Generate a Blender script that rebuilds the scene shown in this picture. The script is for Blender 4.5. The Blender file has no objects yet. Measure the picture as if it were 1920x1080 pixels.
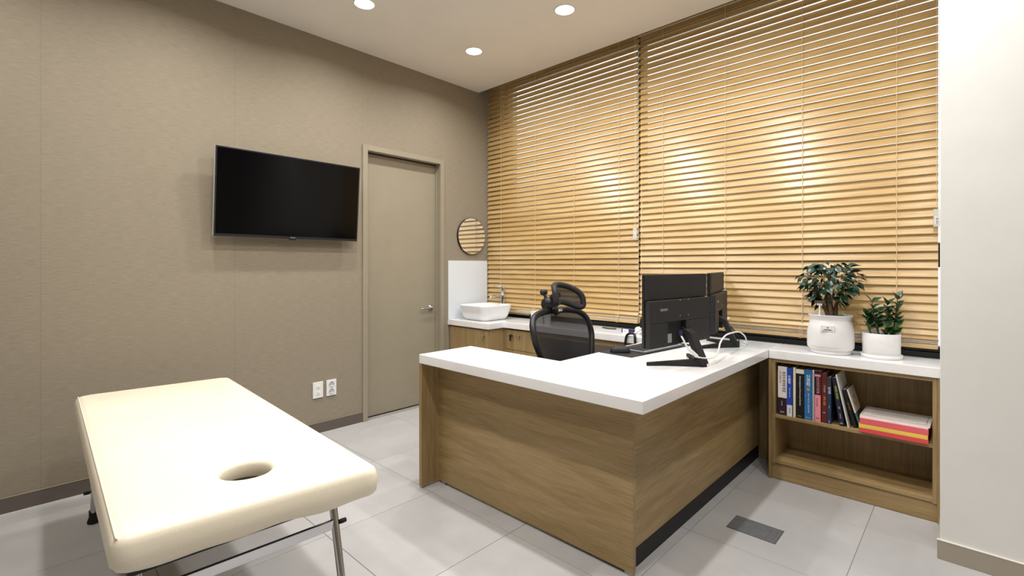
import bpy, bmesh, math, random
from mathutils import Vector, Matrix, Euler
R = math.radians
random.seed(7)
SC = bpy.context.scene
COL = SC.collection

# ------------------------------------------------------------------ camera, world, exposure
cam = bpy.data.objects.new('camera', bpy.data.cameras.new('camera'))
COL.objects.link(cam)
cam.location = (3.4588, -3.3504, 1.2225)
cam.rotation_euler = (R(90), 0, R(43.4775))
cam.data.sensor_width = 36.0
cam.data.lens = 36.0 * 906.8 / 1920.0
cam.data.shift_y = (498.67 - 540.0) / 1920.0
cam.data.clip_start = 0.02
SC.camera = cam

world = bpy.data.worlds.new('daylight')
SC.world = world
world.use_nodes = True
bg = world.node_tree.nodes['Background']
bg.inputs[0].default_value = (0.90, 0.955, 1.0, 1)
bg.inputs[1].default_value = 2.2

SC.view_settings.view_transform = 'Standard'
SC.view_settings.look = 'None'
SC.view_settings.gamma = 1.0
SC.view_settings.use_curve_mapping = False
SC.view_settings.exposure = 0.28
LIGHT_W = 7.6
CEIL = 2.90

# ------------------------------------------------------------------ colour and material helpers
def lin(c):
    return tuple(((v / 255) / 12.92 if v / 255 <= 0.04045 else ((v / 255 + 0.055) / 1.055) ** 2.4) for v in c) + (1.0,)

def base_mat(name, col, rough=0.5, metal=0.0, spec=0.5):
    m = bpy.data.materials.new(name)
    m.use_nodes = True
    b = m.node_tree.nodes['Principled BSDF']
    b.inputs['Base Color'].default_value = lin(col)
    b.inputs['Roughness'].default_value = rough
    b.inputs['Metallic'].default_value = metal
    b.inputs['Specular IOR Level'].default_value = spec
    return m

def N(m, t, **kw):
    n = m.node_tree.nodes.new(t)
    for k, v in kw.items():
        if k in n.inputs: n.inputs[k].default_value = v
        else: setattr(n, k, v)
    return n
def L(m, a, b): m.node_tree.links.new(a, b)

def noisy(name, c1, c2, scale=(1, 1, 1), nscale=5.0, detail=4.0, rough=0.5, bump=0.0, bscale=None, spec=0.5, metal=0.0, lo=0.35, hi=0.65, rnd=False, bdist=0.002):
    m = base_mat(name, c1, rough, metal, spec)
    b = m.node_tree.nodes['Principled BSDF']
    tc = N(m, 'ShaderNodeTexCoord'); mp = N(m, 'ShaderNodeMapping')
    mp.inputs['Scale'].default_value = scale
    L(m, tc.outputs['Object'], mp.inputs['Vector'])
    if rnd:
        oi = N(m, 'ShaderNodeObjectInfo'); cb = N(m, 'ShaderNodeVectorMath', operation='SCALE')
        cx = N(m, 'ShaderNodeCombineXYZ')
        for i in range(3): L(m, oi.outputs['Random'], cx.inputs[i])
        L(m, cx.outputs[0], cb.inputs[0]); cb.inputs['Scale'].default_value = 37.0
        L(m, cb.outputs[0], mp.inputs['Location'])
    nz = N(m, 'ShaderNodeTexNoise'); nz.inputs['Scale'].default_value = nscale; nz.inputs['Detail'].default_value = detail
    nz.inputs['Roughness'].default_value = 0.6
    L(m, mp.outputs[0], nz.inputs['Vector'])
    cr = N(m, 'ShaderNodeValToRGB')
    cr.color_ramp.elements[0].position = lo; cr.color_ramp.elements[1].position = hi
    cr.color_ramp.elements[0].color = lin(c1); cr.color_ramp.elements[1].color = lin(c2)
    L(m, nz.outputs['Fac'], cr.inputs[0]); L(m, cr.outputs[0], b.inputs['Base Color'])
    if bump:
        bp = N(m, 'ShaderNodeBump'); bp.inputs['Strength'].default_value = bump; bp.inputs['Distance'].default_value = bdist
        if bscale:
            mp2 = N(m, 'ShaderNodeMapping'); mp2.inputs['Scale'].default_value = bscale
            L(m, tc.outputs['Object'], mp2.inputs['Vector'])
            n2 = N(m, 'ShaderNodeTexNoise'); n2.inputs['Scale'].default_value = 1.0; n2.inputs['Detail'].default_value = 3
            L(m, mp2.outputs[0], n2.inputs['Vector']); L(m, n2.outputs['Fac'], bp.inputs['Height'])
        else:
            L(m, nz.outputs['Fac'], bp.inputs['Height'])
        L(m, bp.outputs[0], b.inputs['Normal'])
    return m

def wood(name, c1, c2, c3, grain='X', rough=0.45, rnd=False, bump=0.15, fine=1.0, ring=1.0, coat=0.0):
    """laminate wood: broad cathedral figure plus fine pores stretched along the grain axis"""
    m = base_mat(name, c1, rough)
    b = m.node_tree.nodes['Principled BSDF']
    tc = N(m, 'ShaderNodeTexCoord')
    src = tc.outputs['Object']
    if rnd:
        oi = N(m, 'ShaderNodeObjectInfo'); cx = N(m, 'ShaderNodeCombineXYZ')
        mu = N(m, 'ShaderNodeMath', operation='MULTIPLY'); mu.inputs[1].default_value = 53.0
        L(m, oi.outputs['Random'], mu.inputs[0])
        for i in range(3): L(m, mu.outputs[0], cx.inputs[i])
        ad = N(m, 'ShaderNodeVectorMath', operation='ADD')
        L(m, src, ad.inputs[0]); L(m, cx.outputs[0], ad.inputs[1]); src = ad.outputs[0]
    def st(a, c): return {'X': (a, c, c), 'Y': (c, a, c), 'Z': (c, c, a)}[grain]
    def mapped(scale):
        mp = N(m, 'ShaderNodeMapping'); mp.inputs['Scale'].default_value = scale
        L(m, src, mp.inputs['Vector']); return mp.outputs[0]
    nb = N(m, 'ShaderNodeTexNoise'); nb.inputs['Scale'].default_value = 1.0; nb.inputs['Detail'].default_value = 3
    nb.inputs['Distortion'].default_value = 0.25
    L(m, mapped(st(0.7 * ring, 9.0 * ring)), nb.inputs['Vector'])
    sn = N(m, 'ShaderNodeMath', operation='MULTIPLY'); sn.inputs[1].default_value = 22.0
    L(m, nb.outputs['Fac'], sn.inputs[0])
    sn2 = N(m, 'ShaderNodeMath', operation='SINE'); L(m, sn.outputs[0], sn2.inputs[0])
    nf = N(m, 'ShaderNodeTexNoise'); nf.inputs['Scale'].default_value = 1.0; nf.inputs['Detail'].default_value = 5
    nf.inputs['Roughness'].default_value = 0.7
    L(m, mapped(st(6.0 * fine, 160.0 * fine)), nf.inputs['Vector'])
    s3 = N(m, 'ShaderNodeMath', operation='MULTIPLY_ADD'); s3.inputs[1].default_value = 0.075; s3.inputs[2].default_value = 0.0
    L(m, sn2.outputs[0], s3.inputs[0])
    s4 = N(m, 'ShaderNodeMath', operation='ADD'); L(m, s3.outputs[0], s4.inputs[0]); L(m, nf.outputs['Fac'], s4.inputs[1])
    nl = N(m, 'ShaderNodeTexNoise'); nl.inputs['Scale'].default_value = 1.0; nl.inputs['Detail'].default_value = 2
    L(m, mapped(st(0.8, 3.0)), nl.inputs['Vector'])
    s5 = N(m, 'ShaderNodeMath', operation='MULTIPLY_ADD'); s5.inputs[1].default_value = 0.24
    L(m, nl.outputs['Fac'], s5.inputs[0]); L(m, s4.outputs[0], s5.inputs[2])
    cr = N(m, 'ShaderNodeValToRGB'); e = cr.color_ramp.elements
    e[0].position = 0.36; e[0].color = lin(c1); e[1].position = 0.88; e[1].color = lin(c3)
    k = cr.color_ramp.elements.new(0.60); k.color = lin(c2)
    L(m, s5.outputs[0], cr.inputs[0]); L(m, cr.outputs[0], b.inputs['Base Color'])
    if bump:
        bp = N(m, 'ShaderNodeBump'); bp.inputs['Strength'].default_value = bump; bp.inputs['Distance'].default_value = 0.001
        L(m, nf.outputs['Fac'], bp.inputs['Height']); L(m, bp.outputs[0], b.inputs['Normal'])
    if coat: b.inputs['Coat Weight'].default_value = coat; b.inputs['Coat Roughness'].default_value = 0.25
    return m

M = {}
M['ceiling'] = noisy('ceiling_paint', (230, 226, 220), (234, 230, 224), nscale=3, rough=0.85)
M['paint'] = noisy('wall_paint_offwhite', (226, 225, 221), (230, 229, 226), nscale=4, rough=0.7, bump=0.05, bscale=(300, 300, 300))
M['grey_paint'] = noisy('window_wall_paint', (178, 174, 166), (184, 180, 172), nscale=4, rough=0.8)
# wallpaper: woven horizontal texture with faint vertical seams
wp = noisy('wallpaper_woven', (141, 131, 114), (155, 145, 128), scale=(9, 9, 110), nscale=2.0, detail=5, rough=0.75, bump=0.55, bscale=(70, 70, 420), spec=0.25, lo=0.3, hi=0.7, bdist=0.0015)
M['wallpaper'] = wp
M['wallpaper_seam'] = base_mat('wallpaper_seam', (138, 128, 111), 0.8)
M['tile'] = noisy('floor_tile', (170, 169, 169), (188, 187, 187), nscale=2.6, detail=8, rough=0.42, bump=0.06, bscale=(60, 60, 60), spec=0.4, lo=0.3, hi=0.72, rnd=True)
M['grout'] = base_mat('grout', (150, 147, 143), 0.9)
M['base_dark'] = base_mat('baseboard_dark', (96, 88, 82), 0.55)
M['base_beige'] = base_mat('baseboard_beige', (166, 157, 141), 0.5)
M['caulk'] = base_mat('caulk', (220, 216, 208), 0.6)
M['door'] = noisy('door_paint', (152, 143, 124), (155, 146, 127), nscale=6, rough=0.5)
M['black'] = base_mat('black_plastic', (22, 22, 25), 0.42)
M['black_matte'] = noisy('black_matte', (20, 20, 22), (27, 27, 30), nscale=30, rough=0.6)
M['black_rubber'] = base_mat('black_rubber', (14, 14, 15), 0.7)
M['screen'] = base_mat('tv_screen', (3, 3, 5), 0.12, 0, 0.22)
M['silver'] = base_mat('silver_plastic', (205, 204, 202), 0.3, 0.3)
M['chrome'] = base_mat('chrome', (205, 205, 208), 0.14, 1.0)
M['steel'] = noisy('brushed_steel', (165, 163, 158), (190, 188, 184), scale=(1, 1, 60), nscale=8, rough=0.28, metal=1.0)
M['mirror'] = base_mat('mirror_glass', (235, 238, 238), 0.01, 1.0)
M['white'] = base_mat('white_plastic', (236, 236, 235), 0.35)
M['ceramic'] = base_mat('white_ceramic', (236, 237, 239), 0.12)
M['pot'] = noisy('pot_ceramic', (230, 229, 229), (236, 235, 235), nscale=12, rough=0.38)
M['splash'] = base_mat('white_panel', (226, 231, 236), 0.25)
M['frame_black'] = base_mat('window_frame_black', (20, 21, 26), 0.35)
M['desk_wood'] = wood('oak_laminate_x', (128, 106, 67), (156, 131, 88), (176, 151, 109), 'X', rough=0.42)
M['desk_wood_y'] = wood('oak_laminate_y', (128, 106, 67), (156, 131, 88), (176, 151, 109), 'Y', rough=0.42)
M['desk_wood_z'] = wood('oak_laminate_z', (130, 108, 70), (156, 131, 89), (174, 150, 109), 'Z', rough=0.45)
M['slat_wood'] = wood('blind_slat_wood', (176, 142, 86), (200, 166, 110), (218, 188, 137), 'X', rough=0.34, rnd=True, bump=0.4, fine=0.9, ring=1.2, coat=0.4)
M['cord'] = base_mat('blind_cord', (226, 208, 170), 0.7)
# quartz worktop: white with faint grey veins
M['quartz'] = noisy('white_quartz', (238, 237, 238), (244, 243, 243), nscale=1.3, detail=9, rough=0.13, lo=0.44, hi=0.5)
M['leather'] = noisy('cream_leatherette', (238, 228, 205), (241, 232, 211), nscale=4, rough=0.42, bump=0.35, bscale=(260, 260, 260), bdist=0.0012)
M['paper'] = noisy('paper', (232, 228, 220), (222, 217, 208), scale=(1, 1, 90), nscale=4, rough=0.8)
M['soil'] = noisy('soil', (52, 40, 30), (84, 68, 52), nscale=60, rough=0.95)
M['moss'] = noisy('moss', (46, 84, 26), (80, 120, 40), nscale=80, rough=0.95)
M['bark'] = noisy('bark', (88, 68, 50), (132, 108, 82), scale=(1, 1, 0.3), nscale=60, rough=0.85, bump=0.6)
M['leaf'] = noisy('leaf_green', (14, 46, 34), (28, 72, 48), nscale=20, rough=0.28, rnd=True, spec=0.6)
M['leaf2'] = noisy('zz_leaf', (18, 50, 24), (40, 82, 34), nscale=20, rough=0.25, rnd=True, spec=0.6)
M['stem2'] = base_mat('zz_stem', (70, 84, 42), 0.5)

def glass_mat(name, col=(230, 240, 240), alpha=0.88, rough=0.05):
    m = bpy.data.materials.new(name); m.use_nodes = True
    nt = m.node_tree; nt.nodes.clear()
    o = nt.nodes.new('ShaderNodeOutputMaterial'); t = nt.nodes.new('ShaderNodeBsdfTransparent'); g = nt.nodes.new('ShaderNodeBsdfPrincipled')
    g.inputs['Base Color'].default_value = lin(col); g.inputs['Roughness'].default_value = rough
    t.inputs[0].default_value = lin(col)
    mx = nt.nodes.new('ShaderNodeMixShader'); mx.inputs[0].default_value = 1 - alpha
    nt.links.new(t.outputs[0], mx.inputs[1]); nt.links.new(g.outputs[0], mx.inputs[2]); nt.links.new(mx.outputs[0], o.inputs[0])
    return m
M['glass'] = glass_mat('window_glass', (240, 246, 248), 0.93)
M['acrylic'] = glass_mat('clear_acrylic', (240, 240, 238), 0.45, 0.1)
M['mesh_fabric'] = glass_mat('chair_mesh', (30, 31, 36), 1.0, 0.6)
_mx = [n for n in M['mesh_fabric'].node_tree.nodes if n.type == 'MIX_SHADER'][0]; _mx.inputs[0].default_value = 0.87
[n for n in M['mesh_fabric'].node_tree.nodes if n.type == 'BSDF_TRANSPARENT'][0].inputs[0].default_value = (0.9, 0.9, 0.95, 1)

def emit(name, col, s):
    m = bpy.data.materials.new(name); m.use_nodes = True
    nt = m.node_tree; nt.nodes.clear()
    o = nt.nodes.new('ShaderNodeOutputMaterial'); e = nt.nodes.new('ShaderNodeEmission')
    e.inputs[0].default_value = lin(col); e.inputs[1].default_value = s
    nt.links.new(e.outputs[0], o.inputs[0]); return m
M['lamp'] = emit('led_lens', (255, 252, 246), 14.0)
_cache = {}
def flat(col, rough=0.5):
    k = (col, rough)
    if k not in _cache: _cache[k] = base_mat('print_%d_%d_%d' % col, col, rough)
    return _cache[k]

# ------------------------------------------------------------------ mesh helpers
class MB:
    def __init__(s): s.v = []; s.f = []; s.sm = []
    def add(s, vs, fs, smooth=False):
        o = len(s.v); s.v += [tuple(v) for v in vs]; s.f += [tuple(i + o for i in f) for f in fs]; s.sm += [smooth] * len(fs); return s
    def box(s, x0, x1, y0, y1, z0, z1, mat=None):
        vs = [Vector((x, y, z)) for x in (x0, x1) for y in (y0, y1) for z in (z0, z1)]
        if mat is not None: vs = [mat @ v for v in vs]
        return s.add(vs, [(0, 1, 3, 2), (4, 6, 7, 5), (0, 4, 5, 1), (2, 3, 7, 6), (0, 2, 6, 4), (1, 5, 7, 3)])
    def tube(s, pts, r, n=8, closed=False, caps=True, flat_=None):
        pts = [Vector(p) for p in pts]; k = len(pts)
        rs = r if isinstance(r, (list, tuple)) else [r] * k
        rings = []; prev = None
        for i in range(k):
            a = pts[(i - 1) % k] if (closed or i > 0) else pts[i]
            b = pts[(i + 1) % k] if (closed or i < k - 1) else pts[i]
            t = (b - a)
            t = t.normalized() if t.length > 1e-9 else Vector((0, 0, 1))
            if prev is None:
                u = t.orthogonal().normalized()
            else:
                u = prev - t * prev.dot(t)
                u = u.normalized() if u.length > 1e-6 else t.orthogonal().normalized()
            prev = u; w = t.cross(u)
            rings.append([pts[i] + (u * math.cos(2 * math.pi * j / n) + w * math.sin(2 * math.pi * j / n)) * rs[i] for j in range(n)])
        vs = [v for rg in rings for v in rg]; fs = []
        for i in range(k if closed else k - 1):
            a = i * n; b = ((i + 1) % k) * n
            for j in range(n): fs.append((a + j, a + (j + 1) % n, b + (j + 1) % n, b + j))
        s.add(vs, fs, True)
        if caps and not closed:
            s.add(rings[0], [tuple(range(n))[::-1]]); s.add(rings[-1], [tuple(range(n))])
        return s
    def lathe(s, prof, c=(0, 0, 0), n=32, axis='Z', smooth=True, sx=1, sy=1):
        vs = []; fs = []
        for (r, z) in prof:
            for j in range(n):
                a = 2 * math.pi * j / n; p = (r * sx * math.cos(a), r * sy * math.sin(a), z)
                if axis == 'Y': p = (p[0], p[2], p[1])
                if axis == 'X': p = (p[2], p[0], p[1])
                vs.append((p[0] + c[0], p[1] + c[1], p[2] + c[2]))
        for i in range(len(prof) - 1):
            for j in range(n): fs.append((i * n + j, i * n + (j + 1) % n, (i + 1) * n + (j + 1) % n, (i + 1) * n + j))
        s.add(vs, fs, smooth)
        if prof[0][0] > 1e-6: s.add(vs[:n], [tuple(range(n))[::-1]])
        if prof[-1][0] > 1e-6: s.add(vs[-n:], [tuple(range(n))])
        return s
    def prism(s, pts, z0, z1):
        n = len(pts)
        vs = [(x, y, z0) for x, y in pts] + [(x, y, z1) for x, y in pts]
        return s.add(vs, [tuple(range(n))[::-1], tuple(range(n, 2 * n))] + [(i, (i + 1) % n, n + (i + 1) % n, n + i) for i in range(n)])
    def mesh(s, name, off=(0, 0, 0)):
        me = bpy.data.meshes.new(name)
        me.from_pydata([(v[0] - off[0], v[1] - off[1], v[2] - off[2]) for v in s.v], [], s.f)
        bm = bmesh.new(); bm.from_mesh(me); bmesh.ops.recalc_face_normals(bm, faces=bm.faces); bm.to_mesh(me); bm.free()
        for p, q in zip(me.polygons, s.sm): p.use_smooth = q
        me.update(); return me
    def build(s, name, mat, parent=None, bevel=0.0, off=None, seg=2, sub=0):
        if off is None: off = root_loc(parent)
        o = bpy.data.objects.new(name, s.mesh(name, off))
        COL.objects.link(o); o.parent = parent
        o.data.materials.append(M[mat] if isinstance(mat, str) else mat)
        if bevel:
            b = o.modifiers.new('bevel', 'BEVEL'); b.width = bevel; b.segments = seg; b.limit_method = 'ANGLE'; b.angle_limit = R(40); b.use_clamp_overlap = True
            for p in o.data.polygons: p.use_smooth = True
            w = o.modifiers.new('wn', 'WEIGHTED_NORMAL'); w.keep_sharp = True
        if sub:
            q = o.modifiers.new('sub', 'SUBSURF'); q.levels = sub; q.render_levels = sub
            for p in o.data.polygons: p.use_smooth = True
        return o

def root_loc(p):
    if p is None: return (0, 0, 0)
    while p.parent: p = p.parent
    return tuple(p.location)

def tag(o, label, cat, group=None):
    o['label'] = label; o['category'] = cat
    if group: o['group'] = group
    return o
def thing(name, label, cat, loc=(0, 0, 0), rz=0.0, group=None):
    o = bpy.data.objects.new(name, None); COL.objects.link(o); o.empty_display_size = 0.05
    o.location = loc; o.rotation_euler = (0, 0, rz)
    return tag(o, label, cat, group)
def struct(o, label=None):
    o['kind'] = 'structure'
    if label: o['label'] = label
    return o
def B(*a, **k): return MB().box(*a, **k)
O0 = (0, 0, 0)

def text(name, s, size, mat, parent, loc, rot=0.0, face='-Y', stretch=1.0, extrude=0.0003):
    """flat print as thin raised lettering, local coordinates of the parent thing"""
    cu = bpy.data.curves.new(name, 'FONT'); cu.body = s; cu.size = size; cu.align_x = 'CENTER'; cu.align_y = 'CENTER'
    cu.extrude = extrude; cu.resolution_u = 2; cu.space_line = 0.95
    t = bpy.data.objects.new(name, cu); COL.objects.link(t)
    bpy.context.view_layer.update()
    me = bpy.data.meshes.new_from_object(t.evaluated_get(bpy.context.evaluated_depsgraph_get()))
    bpy.data.objects.remove(t); bpy.data.curves.remove(cu)
    fm = {'-Y': Matrix.Rotation(R(90), 4, 'X'), '+X': Matrix.Rotation(R(90), 4, 'Z') @ Matrix.Rotation(R(90), 4, 'X'), '+Z': Matrix.Identity(4)}[face]
    me.transform(Matrix.Translation(loc) @ fm @ Matrix.Rotation(rot, 4, 'Z') @ Matrix.Diagonal((stretch, 1, 1, 1)))
    me.materials.clear()
    o = bpy.data.objects.new(name, me); COL.objects.link(o); o.parent = parent
    me.materials.append(M[mat] if isinstance(mat, str) else mat)
    return o

# ================================================================== SETTING
# floor with tiles
X0, X1, Y0, Y1 = -0.12, 5.2, -5.4, 0.2
fl = struct(B(X0, X1, Y0, Y1, -0.12, -0.003).build('floor', 'grout'), 'light grey square floor tiles')
P = 0.588; gx, gy = 1.340, -0.573
tile_me = None
i0 = math.floor((0 - gx) / P); j0 = math.floor((Y0 - gy) / P)
g = 0.0012
for i in range(i0, math.ceil((X1 - gx) / P)):
    for j in range(j0, math.ceil((0.0 - gy) / P)):
        ax, bx = max(gx + i * P, 0.0), min(gx + (i + 1) * P, X1)
        ay, by = max(gy + j * P, Y0), min(gy + (j + 1) * P, 0.0)
        if bx - ax < 0.01 or by - ay < 0.01: continue
        full = (bx - ax > P - 1e-4) and (by - ay > P - 1e-4)
        if full and tile_me is not None:
            o = bpy.data.objects.new('floor_tile', tile_me); COL.objects.link(o); o.parent = fl; o.location = (ax, ay, 0)
        else:
            w, d = bx - ax, by - ay
            c = 0.0008
            mb = MB()
            mb.add([(g, g, -.006), (w - g, g, -.006), (w - g, d - g, -.006), (g, d - g, -.006),
                    (g, g, -c), (w - g, g, -c), (w - g, d - g, -c), (g, d - g, -c),
                    (g + c, g + c, 0), (w - g - c, g + c, 0), (w - g - c, d - g - c, 0), (g + c, d - g - c, 0)],
                   [(0, 1, 5, 4), (1, 2, 6, 5), (2, 3, 7, 6), (3, 0, 4, 7), (4, 5, 9, 8), (5, 6, 10, 9), (6, 7, 11, 10), (7, 4, 8, 11), (8, 9, 10, 11)])
            o = mb.build('floor_tile', 'tile', fl, off=O0); o.location = (ax, ay, 0)
            if full: tile_me = o.data

# left wall (X=0) with the door opening
DY0, DY1, DZ = -1.405, -0.605, 2.176
mb = MB()
mb.box(-0.12, 0, Y0, DY0, 0, 3.1); mb.box(-0.12, 0, DY1, 0.2, 0, 3.1); mb.box(-0.12, 0, DY0, DY1, DZ, 3.1)
wl = struct(mb.build('wall_left', 'wallpaper'), 'taupe wall with woven textured wallpaper')
for y in (-3.214, -2.313, -1.4085, -4.11):
    z0 = 2.18 if y > -1.41 else 0.08
    B(-0.001, 0.0004, y - 0.0012, y + 0.0012, z0, 2.9).build('wallpaper_seam', 'wallpaper_seam', wl)
# window wall
mb = MB()
WX0, WX1, WZ0, WZ1 = 0.16, 3.40, 0.70, 2.98
mb.box(-0.12, WX0, 0, 0.2, 0, 3.1); mb.box(WX0, WX1, 0, 0.2, 0, WZ0); mb.box(WX0, WX1, 0, 0.2, WZ1, 3.1); mb.box(WX1, X1, 0, 0.2, 0, 3.1)
struct(mb.build('wall_window', 'grey_paint'), 'window wall behind the wooden blinds')
# pillar wall on the right
struct(B(3.366, X1 - 0.1, -0.65, 0.0, 0, CEIL + 0.0).build('wall_right', 'paint', bevel=0.003), 'off-white painted wall at the right edge')
bb = struct(B(3.357, X1 - 0.1, -0.66, -0.65, 0, 0.078).build('baseboard_right', 'base_beige', bevel=0.002), 'beige grey baseboard under the off-white wall')
B(3.357, 3.366, -0.65, -0.34, 0, 0.078).build('return_piece', 'base_beige', bb)
B(3.356, X1 - 0.1, -0.661, -0.648, 0.078, 0.081).build('top_bead', 'caulk', bb)
# out of frame walls
struct(B(X1 - 0.1, X1, Y0, -0.0, 0, 3.1).build('wall_far_right', 'wallpaper'))
struct(B(X0, X1, Y0 - 0.1, Y0, 0, 3.1).build('wall_back', 'wallpaper'))
# baseboard left
for k, (a, b_) in enumerate([(Y0, -1.412), (-0.602, -0.56)]):
    o = struct(B(0.0, 0.011, a, b_, 0, 0.078).build('baseboard_left', 'base_dark', bevel=0.0015), 'dark grey baseboard along the taupe wall')
    B(0.0, 0.0125, a, b_, 0.0, 0.003).build('caulk_line', 'caulk', o)
    B(0.0, 0.0118, a, b_, 0.078, 0.0795).build('top_bead', 'wallpaper_seam', o)
# ceiling with a blind pocket along the window
mb = MB()
mb.box(X0, X1, Y0, -0.172, CEIL, CEIL + 0.18); mb.box(X0, X1, -0.172, 0.2, 3.06, 3.1)
struct(mb.build('ceiling', 'ceiling'), 'off-white flat ceiling with blind pocket at the window')

# door
dr = bpy.data.objects.new('door_1', None); COL.objects.link(dr); dr.location = (0, -1.005, 0); struct(dr, 'taupe painted flush door in its frame')
fr = MB()
fr.box(-0.12, 0.012, DY0 - .003, -1.365, 0, 2.178); fr.box(-0.12, 0.012, -0.645, DY1 + .003, 0, 2.178); fr.box(-0.12, 0.012, -1.365, -0.645, 2.135, 2.178)
fr.build('door_frame', 'door', dr, bevel=0.002)
st = MB(); st.box(-0.06, -0.045, -1.365, -1.358, 0, 2.135); st.box(-0.06, -0.045, -0.652, -0.645, 0, 2.135)
st.build('door_stop', 'door', dr)
B(-0.06, -0.048, -1.358, -0.652, 2.126, 2.135).build('door_seal', 'black_rubber', dr)
B(-0.10, -0.062, -1.362, -0.648, 0.008, 2.13).build('door_leaf', 'door', dr, bevel=0.0015)
B(-0.12, -0.101, -1.365, -0.645, 0.0, 2.135).build('dark_gap', 'black_rubber', dr)
hd = MB().lathe([(0.0, -0.062), (0.026, -0.062), (0.026, -0.055), (0.022, -0.05), (0.010, -0.049), (0.010, -0.022), (0.0, -0.022)], (0, -0.705, 0.852), 20, 'X')
hd = hd.build('door_rosette', 'steel', dr)
MB().tube([(-0.028, -0.703, 0.852), (-0.026, -0.735, 0.851), (-0.026, -0.80, 0.847), (-0.034, -0.822, 0.846)], [0.0085, 0.009, 0.0075, 0.006], 10).build('lever', 'steel', hd)

# window (black aluminium) behind the blinds
wn = bpy.data.objects.new('window_1', None); COL.objects.link(wn); wn.location = (1.78, 0.04, WZ0); struct(wn, 'black aluminium window behind the wooden blinds')
B(WX0, WX1, -0.004, 0.09, WZ0, 0.768).build('bottom_rail', 'frame_black', wn, bevel=0.003)
B(WX0, WX1, 0.02, 0.09, 0.768, 0.80).build('bottom_sash', 'frame_black', wn, bevel=0.003)
B(WX0, WX1, 0.02, 0.09, WZ1 - 0.05, WZ1).build('top_rail', 'frame_black', wn, bevel=0.003)
B(WX0, WX1, 0.02, 0.08, 1.215, 1.345).build('transom', 'frame_black', wn, bevel=0.003)
for a in (WX0, 1.597, WX1 - 0.035):
    B(a, a + 0.05 if a < 3 else WX1, 0.02, 0.09, 0.80, WZ1 - 0.05).build('mullion', 'frame_black', wn, bevel=0.003)
for (a, b_) in ((WX0 + .05, 1.597), (1.647, WX1 - .035)):
    for (c, d) in ((0.80, 1.215), (1.345, WZ1 - .05)):
        B(a, b_, 0.052, 0.058, c, d).build('pane', 'glass', wn)
struct(B(0.16, 0.50, -0.004, 0.0195, 0.735, 0.80).build('trim_1', 'grey_paint'), 'light grey sill strip behind the sink')

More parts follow.
